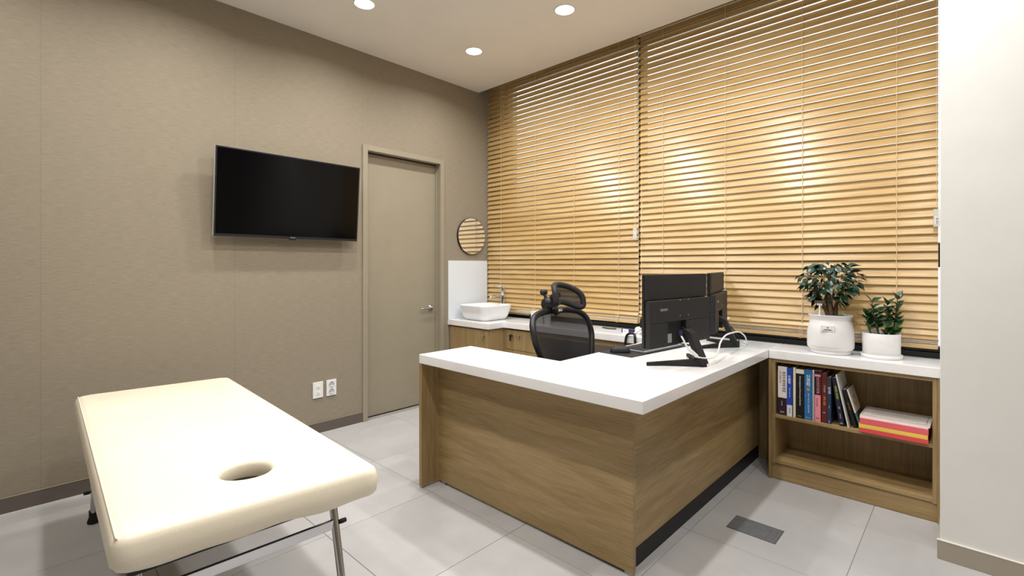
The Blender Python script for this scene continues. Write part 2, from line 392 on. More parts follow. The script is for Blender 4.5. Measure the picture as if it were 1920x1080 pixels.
# ================================================================== VENETIAN BLINDS
PITCH, SW, ST, ANG = 0.0445, 0.051, 0.003, R(22.5)
def slat_mesh(length):
    h = SW / 2; t = ST / 2; e = 0.0012
    prof = [(-h + e, -t), (h - e, -t), (h, 0), (h - e, t), (0, t + 0.0006), (-h + e, t), (-h, 0)]
    vs = []; n = len(prof)
    for x in (-length / 2, length / 2): vs += [(x, y, z) for y, z in prof]
    fs = [tuple(range(n)), tuple(range(n, 2 * n))[::-1]] + [(i, (i + 1) % n, n + (i + 1) % n, n + i) for i in range(n)]
    return MB().add(vs, fs).mesh('slat')
YB = -0.055
def blind(xa, xb, zfirst, zrail0, zstack, label, cords, tagpos, nstack):
    t = thing('venetian_blind', label, 'blind', ((xa + xb) / 2, YB, zrail0), 0, 'wooden venetian blinds')
    me = slat_mesh(xb - xa); me.materials.append(M['slat_wood'])
    # low inner edge: local -y edge goes down towards the room
    k = 0; z = zfirst
    dz = SW / 2 * math.cos(ANG)
    while z + dz < 2.985:
        o = bpy.data.objects.new('slat', me); COL.objects.link(o); o.parent = t
        o.location = (0, random.uniform(-.001, .001), z + dz - zrail0)
        o.rotation_euler = (R(90) - ANG + R(random.uniform(-1.6, 1.6)), 0, 0)
        z += PITCH; k += 1
    o = bpy.data.objects.new('slat', me); COL.objects.link(o); o.parent = t
    o.location = (0.001, -0.004, zstack + 0.0215 - zrail0); o.rotation_euler = (R(52), 0, 0)
    for i in range(nstack):
        o = bpy.data.objects.new('slat', me); COL.objects.link(o); o.parent = t
        o.location = (random.uniform(-.002, .002), random.uniform(-.003, .003), zrail0 * 0 + 0.020 + (i + 0.5) * (zstack - zrail0 - 0.020) / nstack)
        o.rotation_euler = (R(random.uniform(4, 9) + (30 if i == nstack - 1 else 12 if i == nstack - 2 else 0)), 0, 0)
    B(xa, xb, YB - 0.026, YB + 0.026, zrail0, zrail0 + 0.018).build('bottom_rail', 'slat_wood', t, bevel=0.003)
    B(xa, xb, YB - 0.028, YB + 0.028, 2.995, 3.055).build('head_rail', 'slat_wood', t, bevel=0.003)
    for x in cords:
        yf = YB - SW / 2 * math.sin(ANG) - 0.003
        pts = []; zz = zrail0 + 0.01
        while zz < 3.0:
            pts.append((x + random.uniform(-.0008, .0008), yf + (0.0015 if len(pts) % 2 else -0.001), zz)); zz += PITCH / 2
        c = MB().tube(pts, 0.0017, 5).build('ladder_cord', 'cord', t)
        # loose coil of spare cord in front of the bottom rail
        ph = random.uniform(0, 6); pts = []
        for i in range(46):
            a = i * 0.62 + ph
            pts.append((x - 0.004 + 0.014 * math.cos(a) * (0.6 + 0.4 * math.sin(i * 1.3)), YB - 0.031 - 0.003 * math.sin(a * 0.7), zrail0 + 0.004 + 0.058 * i / 45 + 0.010 * math.sin(a)))
        MB().tube(pts, 0.0011, 5).build('cord_coil', 'cord', c)
    # pull cords with a clear acrylic tag
    tx, tz = tagpos
    yc = YB - 0.034
    for dx in (-0.004, 0.006):
        MB().tube([(tx + dx, yc, 3.0), (tx + dx + 0.001, yc, 2.2), (tx + dx, yc, tz + 0.05)], 0.0013, 5).build('pull_cord', 'cord', t)
    a = MB().box(tx - 0.016, tx + 0.016, yc - 0.006, yc + 0.004, tz - 0.045, tz + 0.045).build('cord_tag', 'acrylic', t, bevel=0.003)
    B(tx - 0.010, tx + 0.010, yc - 0.0068, yc - 0.006, tz - 0.032, tz + 0.008).build('tag_label', 'white', a)
    for q in range(4):
        B(tx - 0.006, tx + 0.003 + 0.002 * (q % 2), yc - 0.0072, yc - 0.0068, tz - 0.028 + q * 0.008, tz - 0.0255 + q * 0.008).build('printed_line', 'black', a)
    return t
blind(0.012, 1.650, 0.8825, 0.790, 0.848, 'narrower wooden venetian blind on the left, behind the sink and chair', (0.201, 0.631, 1.059, 1.484), (1.636, 1.463), 3)
blind(1.662, 3.339, 0.8985, 0.797, 0.866, 'wider wooden venetian blind on the right, behind monitors and plants', (1.846, 2.284, 2.731, 3.172), (3.337, 1.466), 6)

# ================================================================== DOWNLIGHTS
def downlight(x, y, label):
    t = thing('downlight', label, 'light', (x, y, CEIL), 0, 'recessed ceiling downlights')
    MB().lathe([(0.0605, 0.0), (0.0605, -0.004), (0.067, -0.004), (0.071, -0.001), (0.071, 0.0)], O0, 40).build('trim_ring', 'white', t, off=O0)
    MB().lathe([(0.0, -0.0035), (0.035, -0.0035), (0.060, -0.002), (0.060, 0.0)], O0, 40).build('lens', 'lamp', t, off=O0)
    ld = bpy.data.lights.new('downlight_bulb', 'AREA'); ld.shape = 'DISK'; ld.size = 0.085; ld.energy = LIGHT_W
    ld.color = (1.0, 0.972, 0.935); ld.spread = R(156)
    lo = bpy.data.objects.new('downlight_bulb', ld); COL.objects.link(lo); lo.parent = t; lo.location = (0, 0, -0.012)
vis = {(0, 0): 'round recessed ceiling downlight nearest the corner of taupe wall and window',
       (0, 1): 'round recessed ceiling downlight over the television side, leftmost in the photo',
       (1, 0): 'round recessed ceiling downlight nearest the blinds, rightmost in the photo'}
AX = ['along the taupe wall', 'one row out from the taupe wall', 'over the long arm of the desk', 'nearest the off-white wall']
AY = ['first', 'second', 'third', 'fourth']
LX = [0.645, 1.53, 2.42, 3.31]; LY = [-0.815, -1.755, -2.69, -3.63]
for i, x in enumerate(LX):
    for j, y in enumerate(LY):
        if j == 3 and i in (1, 3): continue
        if (i, j) == (3, 0): x, y = 3.40, -1.10
        downlight(x, y, vis.get((i, j), 'ceiling downlight %s, %s from the blinds' % (AX[i], AY[j])))

# ================================================================== DESK
dk = thing('office_desk', 'L-shaped oak desk with thick white top in the room centre', 'desk', (1.93, -0.9, 0))
TZ, TH = 0.740, 0.049
top = MB().prism([(1.270, -1.781), (2.613, -1.781), (2.613, -0.001), (1.947, -0.001), (1.947, -1.402), (1.270, -1.402)], TZ - TH, TZ)
top.build('desk_top', 'quartz', dk, bevel=0.003)
B(1.270, 2.500, -1.650, -1.628, 0.014, TZ - TH).build('front_panel', 'desk_wood', dk, bevel=0.0012)
B(1.248, 1.272, -1.765, -1.42, 0.012, TZ - TH).build('end_panel', 'desk_wood_z', dk, bevel=0.0012)
B(2.462, 2.482, -1.6275, -0.385, 0.088, TZ - TH).build('side_panel', 'desk_wood_y', dk, bevel=0.0012)
B(2.462, 2.482, -0.384, -0.02, 0.088, TZ - TH).build('side_panel', 'desk_wood_y', dk, bevel=0.0012)
B(2.440, 2.474, -1.6275, -0.02, 0.0, 0.0875).build('kick_plate', 'black_matte', dk)
B(1.95, 1.97, -0.34, -0.02, 0.0, TZ - TH).build('inner_panel', 'desk_wood_z', dk)
B(2.4825, 2.6115, -0.03, -0.012, 0.0, TZ - TH).build('gap_shade_panel', 'desk_wood_z', dk)  # added board hiding the pale wall, stands in for shade in the gap
for (x, y, w, d) in ((1.252, -1.762, 0.018, 0.012), (1.252, -1.45, 0.018, 0.012), (2.46, -1.647, 0.036, 0.016), (1.30, -1.647, 0.03, 0.016)):
    B(x, x + w, y, y + d, 0, 0.014).build('levelling_foot', 'steel', dk)

# back counter with deeper part under the sink, one worktop
CT = 0.738
wt = tag(MB().prism([(0.0, -0.556), (0.535, -0.556), (0.535, -0.37), (1.946, -0.37), (1.946, -0.005), (0.0, -0.005)], CT - TH, CT).build('worktop', 'quartz', bevel=0.003),
         'long white worktop under the left blind, deeper beneath the sink', 'worktop')
# sink cabinet
sc = thing('sink_cabinet', 'oak cabinet with a single door beneath the white sink', 'cabinet', (0.26, -0.27, 0))
cz = CT - TH - 0.001
B(0.012, 0.515, -0.520, -0.02, 0.06, cz).build('body', 'desk_wood_z', sc)
B(0.03, 0.50, -0.50, -0.05, 0.0, 0.06).build('plinth', 'base_dark', sc)
d_ = B(0.014, 0.512, -0.539, -0.5215, 0.062, cz - 0.012).build('door', 'desk_wood_z', sc, bevel=0.001)
MB().lathe([(0.0, -0.565), (0.009, -0.565), (0.011, -0.560), (0.006, -0.553), (0.006, -0.539), (0.0, -0.539)], (0.468, 0, 0.628), 14, 'Y').build('knob', 'chrome', d_)
# drawer unit
du = thing('drawer_unit', 'oak drawer cabinet with lock and knobs beside the sink cabinet', 'cabinet', (0.74, -0.18, 0))
mb = MB(); mb.box(0.517, 0.542, -0.352, -0.02, 0.0, cz); mb.box(0.903, 0.925, -0.352, -0.02, 0.0, cz); mb.box(0.542, 0.903, -0.03, -0.02, 0.0, cz); mb.box(0.542, 0.903, -0.345, -0.03, 0.0, 0.06)
mb.build('carcass', 'desk_wood_z', du)
zt = cz - 0.012
for k, hgt in enumerate((0.168, 0.168, 0.26)):
    dw = B(0.545, 0.900, -0.352, -0.334, zt - hgt, zt).build('drawer', 'desk_wood_z', du, bevel=0.001)
    zz = zt - (0.045 if k == 0 else hgt / 2)
    MB().lathe([(0.0, -0.378), (0.009, -0.378), (0.011, -0.373), (0.006, -0.366), (0.006, -0.352), (0.0, -0.352)], (0.705, 0, zz), 14, 'Y').build('knob', 'chrome', dw)
    if k == 0:
        lk = MB().lathe([(0.0, -0.358), (0.008, -0.358), (0.009, -0.352), (0.0, -0.352)], (0.625, 0, zz), 14, 'Y').build('lock', 'chrome', dw)
        mb = MB(); mb.box(0.6235, 0.6265, -0.372, -0.358, zz - 0.006, zz + 0.006); mb.lathe([(0, -0.386), (0.012, -0.386), (0.012, -0.372), (0, -0.372)], (0.625, 0, zz), 10, 'Y')
        mb.box(0.612, 0.628, -0.381, -0.377, zz - 0.045, zz - 0.01)
        mb.build('key', 'black', dw)
    zt -= hgt + 0.004
ap = tag(B(0.926, 1.946, -0.350, -0.332, cz - 0.042, cz).build('worktop_apron', 'desk_wood'), 'oak apron board under the white worktop behind the chair', 'board')

# splash panel and mirror
tag(B(0.0006, 0.012, -0.553, -0.068, CT + 0.0005, 1.272).build('splash_panel', 'splash', bevel=0.0015), 'white splash panel on the taupe wall behind the sink', 'panel')
mr = thing('round_mirror', 'small round mirror above the white splash panel', 'mirror', (0.0005, -0.275, 1.333))
MB().lathe([(0.0, 0.0005), (0.173, 0.0005), (0.173, 0.018), (0.170, 0.0194)], (0, -0.275, 1.505), 64, 'X').build('mirror_backing', 'black', mr)
MB().lathe([(0.170, 0.0195), (0.168, 0.0206)], (0, -0.275, 1.505), 64, 'X', smooth=False).build('mirror_glass', 'mirror', mr)

# vessel sink
def rrect(hx, hy, r, n=8):
    pts = []
    for cx, cy, a0 in ((hx - r, hy - r, 0), (-hx + r, hy - r, 90), (-hx + r, -hy + r, 180), (hx - r, -hy + r, 270)):
        for k in range(n + 1):
            a = R(a0 + 90 * k / n); pts.append((cx + r * math.cos(a), cy + r * math.sin(a)))
    return pts
def loft(rings, close_first=True, close_last=True):
    n = len(rings[0]); mb = MB()
    vs = [p for rg in rings for p in rg]; fs = []
    for i in range(len(rings) - 1):
        for j in range(n): fs.append((i * n + j, i * n + (j + 1) % n, (i + 1) * n + (j + 1) % n, (i + 1) * n + j))
    if close_first: fs.append(tuple(range(n))[::-1])
    if close_last: fs.append(tuple(range((len(rings) - 1) * n, len(rings) * n)))
    return mb.add(vs, fs, True)
sk = thing('vessel_sink', 'white rounded square vessel sink on the worktop corner', 'sink', (0.256, -0.323, CT), 0)
prof = [(0.130, 0.040, 0.0), (0.142, 0.05, 0.008), (0.163, 0.066, 0.035), (0.181, 0.078, 0.085), (0.190, 0.085, 0.128), (0.190, 0.085, 0.133), (0.186, 0.082, 0.134), (0.180, 0.078, 0.128), (0.170, 0.072, 0.085), (0.150, 0.060, 0.035), (0.10, 0.05, 0.022), (0.02, 0.018, 0.018)]
rings = [[(x, y, z) for x, y in rrect(h, h, r)] for h, r, z in prof]
loft(rings).build('basin', 'ceramic', sk, off=O0)
MB().lathe([(0.0, 0.0215), (0.018, 0.0215), (0.021, 0.019), (0.021, 0.017)], O0, 20).build('drain', 'chrome', sk, off=O0)
fc = thing('faucet', 'tall chrome basin faucet behind the vessel sink', 'faucet', (0.258, -0.104, CT))
MB().lathe([(0.026, 0.0), (0.026, 0.006), (0.0195, 0.010), (0.0195, 0.205), (0.0195, 0.215), (0.017, 0.217), (0.017, 0.222), (0.0195, 0.224), (0.0195, 0.29), (0.017, 0.294), (0, 0.294)], O0, 24).build('body', 'chrome', fc, off=O0)
MB().tube([(0, -0.015, 0.205), (0, -0.14, 0.203), (0, -0.155, 0.200), (0, -0.158, 0.188)], [0.011, 0.011, 0.011, 0.011], 14).build('spout', 'chrome', fc, off=O0)
MB().tube([(0, 0.0, 0.288), (-0.03, -0.03, 0.291), (-0.075, -0.045, 0.293)], [0.004, 0.004, 0.0035], 8).build('lever', 'chrome', fc, off=O0)

# ================================================================== BOOKCASE
bc = thing('bookcase', 'low oak bookcase with two open compartments under the plants', 'bookcase', (2.985, -0.15, 0))
bt = 0.690
B(2.612, 2.627, -0.303, -0.012, 0.0, bt).build('outer_side', 'desk_wood_z', bc, bevel=0.0008)
B(3.345, 3.3565, -0.303, -0.012, 0.0, bt).build('outer_side', 'desk_wood_z', bc, bevel=0.0008)
B(2.6275, 2.645, -0.298, -0.012, 0.09, bt).build('inner_side', 'desk_wood_z', bc, bevel=0.0008)
B(3.327, 3.3445, -0.298, -0.012, 0.09, bt).build('inner_side', 'desk_wood_z', bc, bevel=0.0008)
B(2.645, 3.327, -0.298, -0.012, 0.672, bt).build('top_rail', 'desk_wood', bc, bevel=0.0008)
B(2.645, 3.327, -0.298, -0.028, 0.354, 0.372).build('shelf', 'desk_wood', bc, bevel=0.0008)
B(2.645, 3.327, -0.298, -0.028, 0.094, 0.114).build('bottom_shelf', 'desk_wood', bc, bevel=0.0008)
B(2.645, 3.327, -0.028, -0.012, 0.094, 0.672).build('back_board', 'desk_wood_z', bc)
B(2.6275, 3.3445, -0.290, -0.272, 0.002, 0.0895).build('kick_board', 'desk_wood', bc, bevel=0.0008)
tag(B(2.6145, 3.365, -0.309, -0.001, TZ - TH, TZ).build('worktop', 'quartz', bevel=0.003), 'short white worktop on the bookcase, under the two potted plants', 'worktop')

# ------------------------------------------------------------------ books
def book(label, w, h, d, col, x, y=-0.285, z=0.3725, lean=0.0, texts=(), bands=(), pages=True, soft=False, dyaw=0.0):
    """spine faces -Y; local origin = bottom-left of the spine"""
    t = thing('book', label, 'book', (x, y, z), 0, 'books on the bookcase shelf')
    t.rotation_euler = (0, lean, dyaw)
    c = 0.0022
    mb = MB()
    mb.box(0, c, 0, d, 0, h); mb.box(w - c, w, 0, d, 0, h)
    mb.box(c, w - c, 0, c * 1.4, 0, h)
    cv = mb.build('cover', flat(col, 0.4), t, off=O0, bevel=0.0006)
    B(c, w - c, c * 1.4 + 0.0003, d - 0.004, 0.003, h - 0.003).build('pages', 'paper', t, off=O0)
    for (z0, z1, cc) in bands:
        B(0.0002, w - 0.0002, -0.0005, 0.0001, z0, z1).build('spine_band', flat(cc, 0.4), t, off=O0)
    for (s, size, cc, tx, tz, rot, st) in texts:
        text('title_text', s, size, flat(cc, 0.5), t, (tx, -0.0008, tz), rot, '-Y', st)
    return t
V = R(-90)
H1 = 0.276
book('thick white book with dark purple foot, Korean title, first on the shelf', 0.046, H1, 0.19, (232, 228, 224), 2.656,
     texts=[('통증의 원리와 통찰', 0.0185, (30, 28, 30), 0.030, 0.190, V, 0.80), ('손으로 치료하는 의사', 0.0095, (200, 40, 50), 0.012, 0.215, V, 0.8), ('저자 역자', 0.007, (220, 215, 220), 0.020, 0.066, V, 1), ('군자', 0.011, (235, 230, 235), 0.022, 0.016, 0, 1)],
     bands=[(0.0, 0.098, (46, 22, 40))])
book('royal blue book with white foot and white Korean title', 0.0265, 0.272, 0.19, (28, 72, 176), 2.7025,
     texts=[('두\n통\n학', 0.0175, (240, 240, 245), 0.0125, 0.205, 0, 1), ('두통의 진단과 치료', 0.007, (220, 225, 240), 0.013, 0.135, V, 1), ('대한두통학회', 0.0055, (60, 70, 110), 0.0135, 0.032, V, 1)],
     bands=[(0.0, 0.063, (222, 224, 230))])
book('thin cream book between the blue and the black book', 0.0125, 0.279, 0.17, (226, 218, 190), 2.7335)
book('black book with white sideways lettering and cream head band', 0.040, 0.274, 0.20, (12, 12, 13), 2.7475,
     texts=[('Electromyography and Neuromuscular Disorders', 0.0105, (225, 225, 225), 0.021, 0.152, V, 0.78), ('ELSEVIER', 0.0048, (190, 190, 190), 0.018, 0.012, 0, 1)],
     bands=[(0.249, 0.273, (224, 218, 196))])
bk = book('blue patterned book with large white upright Korean title', 0.0375, 0.276, 0.20, (38, 104, 160), 2.789,
     texts=[('신\n경\n학', 0.0235, (242, 244, 246), 0.0185, 0.215, 0, 1), ('2판', 0.008, (90, 60, 20), 0.0185, 0.168, 0, 1), ('신경과 의사를 위한', 0.0075, (205, 220, 235), 0.020, 0.120, V, 1), ('대한신경과학회', 0.008, (225, 232, 240), 0.020, 0.062, V, 0.9), ('범문에듀케이션', 0.0042, (220, 230, 240), 0.018, 0.011, 0, 1)],
     bands=[])
B(0.0120, 0.0250, -0.0006, 0.0, 0.161, 0.175).build('gold_badge', flat((206, 166, 66)), bk, off=O0)
for q in range(26):
    xx = random.uniform(0.002, 0.033); zz = random.uniform(0.01, 0.15)
    B(xx, xx + random.uniform(.0008, .003), -0.0004, 0.0, zz, zz + random.uniform(.002, .008)).build('pattern_fleck', flat(random.choice([(70, 140, 190), (28, 84, 138), (96, 160, 200)])), bk, off=O0)
sp = book('white spiral-bound notebook beside the blue patterned book', 0.0085, 0.278, 0.19, (224, 224, 226), 2.828)
mbc = MB()
for q in range(44):
    zz = 0.006 + q * 0.0061
    mbc.tube([(0.00425 + 0.0048 * math.cos(a * math.pi / 4), -0.0035 + 0.0048 * math.sin(a * math.pi / 4), zz + 0.0002 * a) for a in range(8)], 0.0007, 5, closed=True)
mbc.build('wire_coil', flat((120, 122, 126), 0.3), sp, off=O0)
book('pink book with black title block', 0.0285, 0.278, 0.18, (224, 138, 148), 2.838,
     texts=[('임상진단의감별', 0.0150, (236, 150, 160), 0.0155, 0.198, V, 0.92), ('증 례 와 감 별', 0.006, (60, 30, 34), 0.0115, 0.105, V, 1.3), ('의학출판', 0.008, (190, 50, 60), 0.014, 0.018, 0, 0.6)],
     bands=[(0.146, 0.245, (24, 14, 18)), (0.258, 0.2775, (24, 14, 18))])
book('dark red book with small golden title', 0.0245, 0.268, 0.18, (92, 26, 24), 2.8715,
     texts=[('근거 중심의', 0.008, (226, 200, 180), 0.0125, 0.185, V, 1.0), ('경락 경혈', 0.0125, (222, 150, 60), 0.012, 0.120, V, 1.0), ('상권', 0.008, (226, 200, 180), 0.011, 0.055, 0, 0.8)])
book('slim navy grey book with a white word on its spine', 0.0185, 0.250, 0.18, (32, 52, 82), 2.8965,
     texts=[('침구의학', 0.0145, (236, 238, 242), 0.0095, 0.180, V, 0.7), ('임상편', 0.006, (180, 190, 205), 0.0095, 0.09, V, 1), ('군자출판', 0.004, (230, 230, 235), 0.0095, 0.012, V, 1)],
     bands=[(0.20, 0.25, (50, 52, 58))])
book('leaning navy book with yellow green title', 0.022, 0.252, 0.18, (24, 28, 52), 2.9525, lean=R(-8.0), z=0.3728,
     texts=[('사암침법 임상활용', 0.0115, (196, 206, 50), 0.011, 0.175, V, 0.82), ('저자', 0.009, (220, 222, 230), 0.011, 0.095, V, 0.8), ('한의학서원', 0.006, (200, 205, 215), 0.011, 0.052, V, 1), ('HK', 0.010, (225, 228, 232), 0.011, 0.013, 0, 1)])
book('thin white leaning booklet next to the leaning navy book', 0.0055, 0.276, 0.20, (226, 226, 222), 2.9915, lean=R(-11.5), y=-0.297, z=0.3722)
book('black leaning book with a golden brown stripe', 0.016, 0.196, 0.17, (14, 13, 14), 3.0125, lean=R(-15.0), y=-0.270, z=0.3728,
     bands=[], texts=[('동의수세보원', 0.007, (180, 120, 60), 0.008, 0.11, V, 1)])
wg = book('slim leaning white book with green foot and printed cover, last of the row', 0.0075, 0.200, 0.15, (226, 224, 220), 3.037, lean=R(-16.5), y=-0.262, z=0.3730,
     bands=[(0.0, 0.078, (10, 110, 96))])
B(0.0075, 0.0079, 0.001, 0.149, 0.001, 0.199).build('cover_print', flat((200, 188, 168)), wg, off=O0)
B(0.0079, 0.0082, 0.001, 0.149, 0.001, 0.080).build('cover_foot', flat((60, 64, 58)), wg, off=O0)
mbx = MB(); mbx.tube([(0.0083, 0.06 + 0.03 * math.cos(a) * (1 - a / 20), 0.13 + 0.035 * math.sin(a) * (1 - a / 20)) for a in [q * 0.4 for q in range(32)]], 0.001, 5)
mbx.build('cover_swirl', flat((120, 70, 40)), wg, off=O0)

# stacks of paper lying flat
ps = thing('paper_block', 'thick block of paper with red and yellow edges lying on the shelf', 'paper', (3.152, -0.21, 0.3722), R(0.5))
for (z0, z1, c, dx) in ((0.0, 0.022, (216, 74, 78), 0.0), (0.0221, 0.042, (228, 196, 84), -0.003), (0.0421, 0.071, (222, 96, 102), 0.001), (0.0711, 0.0765, (232, 190, 196), 0.0)):
    B(-0.108 + dx, 0.160 + dx * .5, -0.112, 0.09, z0, z1).build('paper_layer', noisy('edge_%d' % int(z0 * 1e4), c, tuple(min(255, int(v * 1.06)) for v in c), scale=(1, 1, 60), nscale=8, rough=0.8), ps, off=O0, bevel=0.001)
dm = thing('document_booklet', 'grey white printed booklet lying on the red and yellow paper block', 'booklet', (3.176, -0.205, 0.3722 + 0.0768), R(-0.6))
B(-0.130, 0.144, -0.108, 0.10, 0.0, 0.008).build('booklet_pages', 'paper', dm, off=O0, bevel=0.0008)
B(-0.130, 0.1445, -0.108, 0.10, 0.008, 0.0088).build('booklet_cover', flat((196, 188, 182), 0.7), dm, off=O0)
mb = MB()
for (x0, x1, y0, y1) in ((-0.125, 0.130, -0.092, -0.0905), (-0.125, 0.130, 0.080, 0.0815), (-0.125, -0.1235, -0.092, 0.0815), (0.1285, 0.130, -0.092, 0.0815)):
    mb.box(x0, x1, y0, y1, 0.0088, 0.0091)
mb.build('printed_frame', flat((60, 56, 54)), dm, off=O0)
for q in range(5):
    B(-0.09 + 0.01 * (q % 2), 0.10 - 0.02 * (q % 3), -0.06 + q * 0.026, -0.055 + q * 0.026, 0.0088, 0.0090).build('printed_line', flat((150, 142, 138)), dm, off=O0)

# ================================================================== PLANTS
def leaf_mesh(name, ln, w, fold=0.25, droop=0.2, tip=1.0):
    vs = []; fs = []; n = 5
    prof = [0.0, 0.75, 1.0, 0.72, 0.32, 0.0]
    for i in range(n + 1):
        u = i / n; hw = w / 2 * prof[i]; y = ln * u; z = -droop * ln * u * u
        vs += [(-hw, y, z + fold * hw), (0, y, z), (hw, y, z + fold * hw)]
    for i in range(n):
        a = 3 * i; fs += [(a, a + 1, a + 4, a + 3), (a + 1, a + 2, a + 5, a + 4)]
    return MB().add(vs, fs, True).mesh(name)
def orient(o, pos, d, roll):
    d = Vector(d).normalized()
    q = d.to_track_quat('Y', 'Z')
    o.rotation_mode = 'QUATERNION'; o.rotation_quaternion = q @ Euler((0, roll, 0)).to_quaternion(); o.location = pos
# plant 1 : small tree in a flared white pot
P1 = (2.893, -0.184, TZ)
p1 = thing('potted_tree', 'bushy green potted tree with brown stems in a large white pot', 'plant', P1)
po = MB().lathe([(0.0, 0.030), (0.098, 0.022), (0.110, 0.034), (0.1115, 0.05), (0.110, 0.12), (0.103, 0.160), (0.095, 0.183), (0.095, 0.188), (0.105, 0.210), (0.1065, 0.213), (0.103, 0.214), (0.091, 0.190), (0.088, 0.178), (0.0, 0.178)], O0, 48, sy=0.9).build('pot', 'pot', p1, off=O0)
MB().lathe([(0.091, 0.0), (0.095, 0.002), (0.096, 0.020), (0.094, 0.0215), (0.0, 0.0215)], O0, 48, sy=0.9).build('saucer', 'pot', p1, off=O0)
MB().lathe([(0.0885, 0.186), (0.06, 0.196), (0.0, 0.2)], O0, 24, sy=0.9).build('soil', 'soil', p1, off=O0)
# small paper label on the pot, facing the camera
dv = Vector((3.4588 - P1[0], -3.3504 - P1[1], 0)).normalized(); dvr = Vector((-dv.y, dv.x, 0))
Ml = Matrix(((dvr.x, -dv.x, 0, 0), (dvr.y, -dv.y, 0, 0), (0, 0, 1, 0), (0, 0, 0, 1)))
cc = dv * 0.0985
lb = MB().box(-0.031, 0.031, -0.0008, 0.004, -0.014, 0.016, Matrix.Translation(cc + Vector((0, 0, 0.142)) - dvr * 0.012) @ Ml).build('pot_label', 'white', p1, off=O0)
mb = MB(); T = Matrix.Translation(cc + Vector((0, 0, 0.142)) - dvr * 0.012) @ Ml
mb.box(-0.022, 0.022, -0.0012, -0.0008, -0.008, -0.0055, T); mb.box(-0.016, 0.016, -0.0012, -0.0008, -0.004, -0.002, T)
mb.add([T @ Vector(v) for v in ((0, -0.0012, 0.001), (0.005, -0.0012, 0.009), (0.002, -0.0012, 0.0075), (0, -0.0012, 0.012), (-0.002, -0.0012, 0.0075), (-0.005, -0.0012, 0.009))], [(0, 1, 2, 3, 4, 5)])
mb.build('label_print', 'black', lb, off=O0)
mb = MB()
for (a0, a1, c0, c1) in ((-0.031, 0.031, 0.0152, 0.016), (-0.031, 0.031, -0.014, -0.0132), (-0.031, -0.0302, -0.014, 0.016), (0.0302, 0.031, -0.014, 0.016)): mb.box(a0, a1, -0.0011, -0.0008, c0, c1, T)
mb.build('label_border', flat((150, 150, 155)), lb, off=O0)
# stems
stems = []
rt_ = Vector((0.7256, 0.688, 0)); fd_ = Vector((-0.688, 0.7256, 0))
for (a, b_, c) in ((-0.075, 0.02, 0.26), (-0.025, -0.02, 0.30), (0.03, 0.03, 0.31), (0.065, -0.01, 0.25), (0.0, 0.05, 0.27)):
    base = Vector((0.008, 0, 0.17)) + rt_ * (a * 0.18); mid = Vector((0, 0, 0.27)) + rt_ * a * 0.45 + fd_ * b_ * 0.5
    end = Vector((0, 0, 0.12 + c)) + rt_ * a + fd_ * b_
    st_ = MB().tube([base, (base + mid) / 2 + Vector((0.003, 0, 0.004)), mid, (mid + end) / 2, end], [0.013, 0.011, 0.009, 0.006, 0.003], 8).build('stem', 'bark', p1, off=O0)
    stems.append((mid, end))
lm = [leaf_mesh('leaf', 0.056, 0.034, 0.2, 0.25), leaf_mesh('leaf', 0.046, 0.029, 0.2, 0.1), leaf_mesh('leaf', 0.040, 0.026, 0.25, 0.35)]
for m_ in lm: m_.materials.append(M['leaf'])
cnt = 0
rr = random.Random(11)
twm = MB()
while cnt < 285:
    # canopy: irregular dome, widest in its upper half, thinner towards the stems
    h = rr.random()
    rad = 0.072 + 0.066 * math.sin(min(1.0, h * 1.35) * math.pi * 0.5) if h < 0.6 else 0.136 * math.sqrt(max(0.0, 1 - ((h - 0.6) / 0.43) ** 2)) + 0.02
    a = rr.uniform(0, 2 * math.pi); r_ = rad * math.sqrt(rr.uniform(0.1, 1.0))
    pos = Vector((r_ * math.cos(a), 0, 0.272 + 0.222 * h)) - Vector((0, 0.012, 0)) + Vector((0, r_ * math.sin(a) * (0.38 if math.sin(a) > 0 else 0.8), 0))
    d = Vector((math.cos(a) * rr.uniform(.4, 1), math.sin(a) * rr.uniform(.3, .8), rr.uniform(-0.9, 0.25)))
    if d.y > 0: d.y *= 0.15
    if pos.z < 0.33 and abs(pos.x) < 0.05 and pos.y < 0: d.z = abs(d.z); 
    o = bpy.data.objects.new('leaf', rr.choice(lm)); COL.objects.link(o); o.parent = p1
    orient(o, pos, d, rr.uniform(-.7, .7)); s_ = rr.uniform(.75, 1.12); o.scale = (s_, s_, s_)
    if cnt % 4 == 0:
        s0 = min(stems, key=lambda q: (q[1] - pos).length)[1]
        twm.tube([s0, (s0 + pos) / 2 + Vector((0, 0, 0.008)), pos], [0.002, 0.0015, 0.001], 5)
    cnt += 1
tw = twm.build('twigs', 'bark', p1, off=O0)
MB().lathe([(0.034, 0.0), (0.032, 0.010), (0.022, 0.017), (0.0, 0.020)], tuple(rt_ * 0.052 + Vector((0, 0, 0.192)) - fd_ * 0.01), 16, sx=1.0, sy=0.7).build('moss_mound', 'moss', p1, off=O0)
for s_ in (-0.008, 0.014):
    pos = rt_ * (0.052 + s_) + Vector((0, 0, 0.222)) - fd_ * 0.01
    MB().tube([pos - Vector((0, 0, 0.014)), pos], 0.0008, 5).build('ornament_stem', 'white', p1, off=O0)
    MB().lathe([(0, -0.004), (0.0038, -0.002), (0.0042, 0.001), (0, 0.004)], tuple(pos), 10).build('ornament_ball', 'white', p1, off=O0)
pk = tuple(-rt_ * 0.072 - fd_ * 0.02 + Vector((0, 0, 0.0)))
MB().box(pk[0] - 0.0035, pk[0] + 0.0035, pk[1] - 0.002, pk[1] + 0.002, 0.19, 0.272).build('plant_stake', 'white', p1, off=O0)
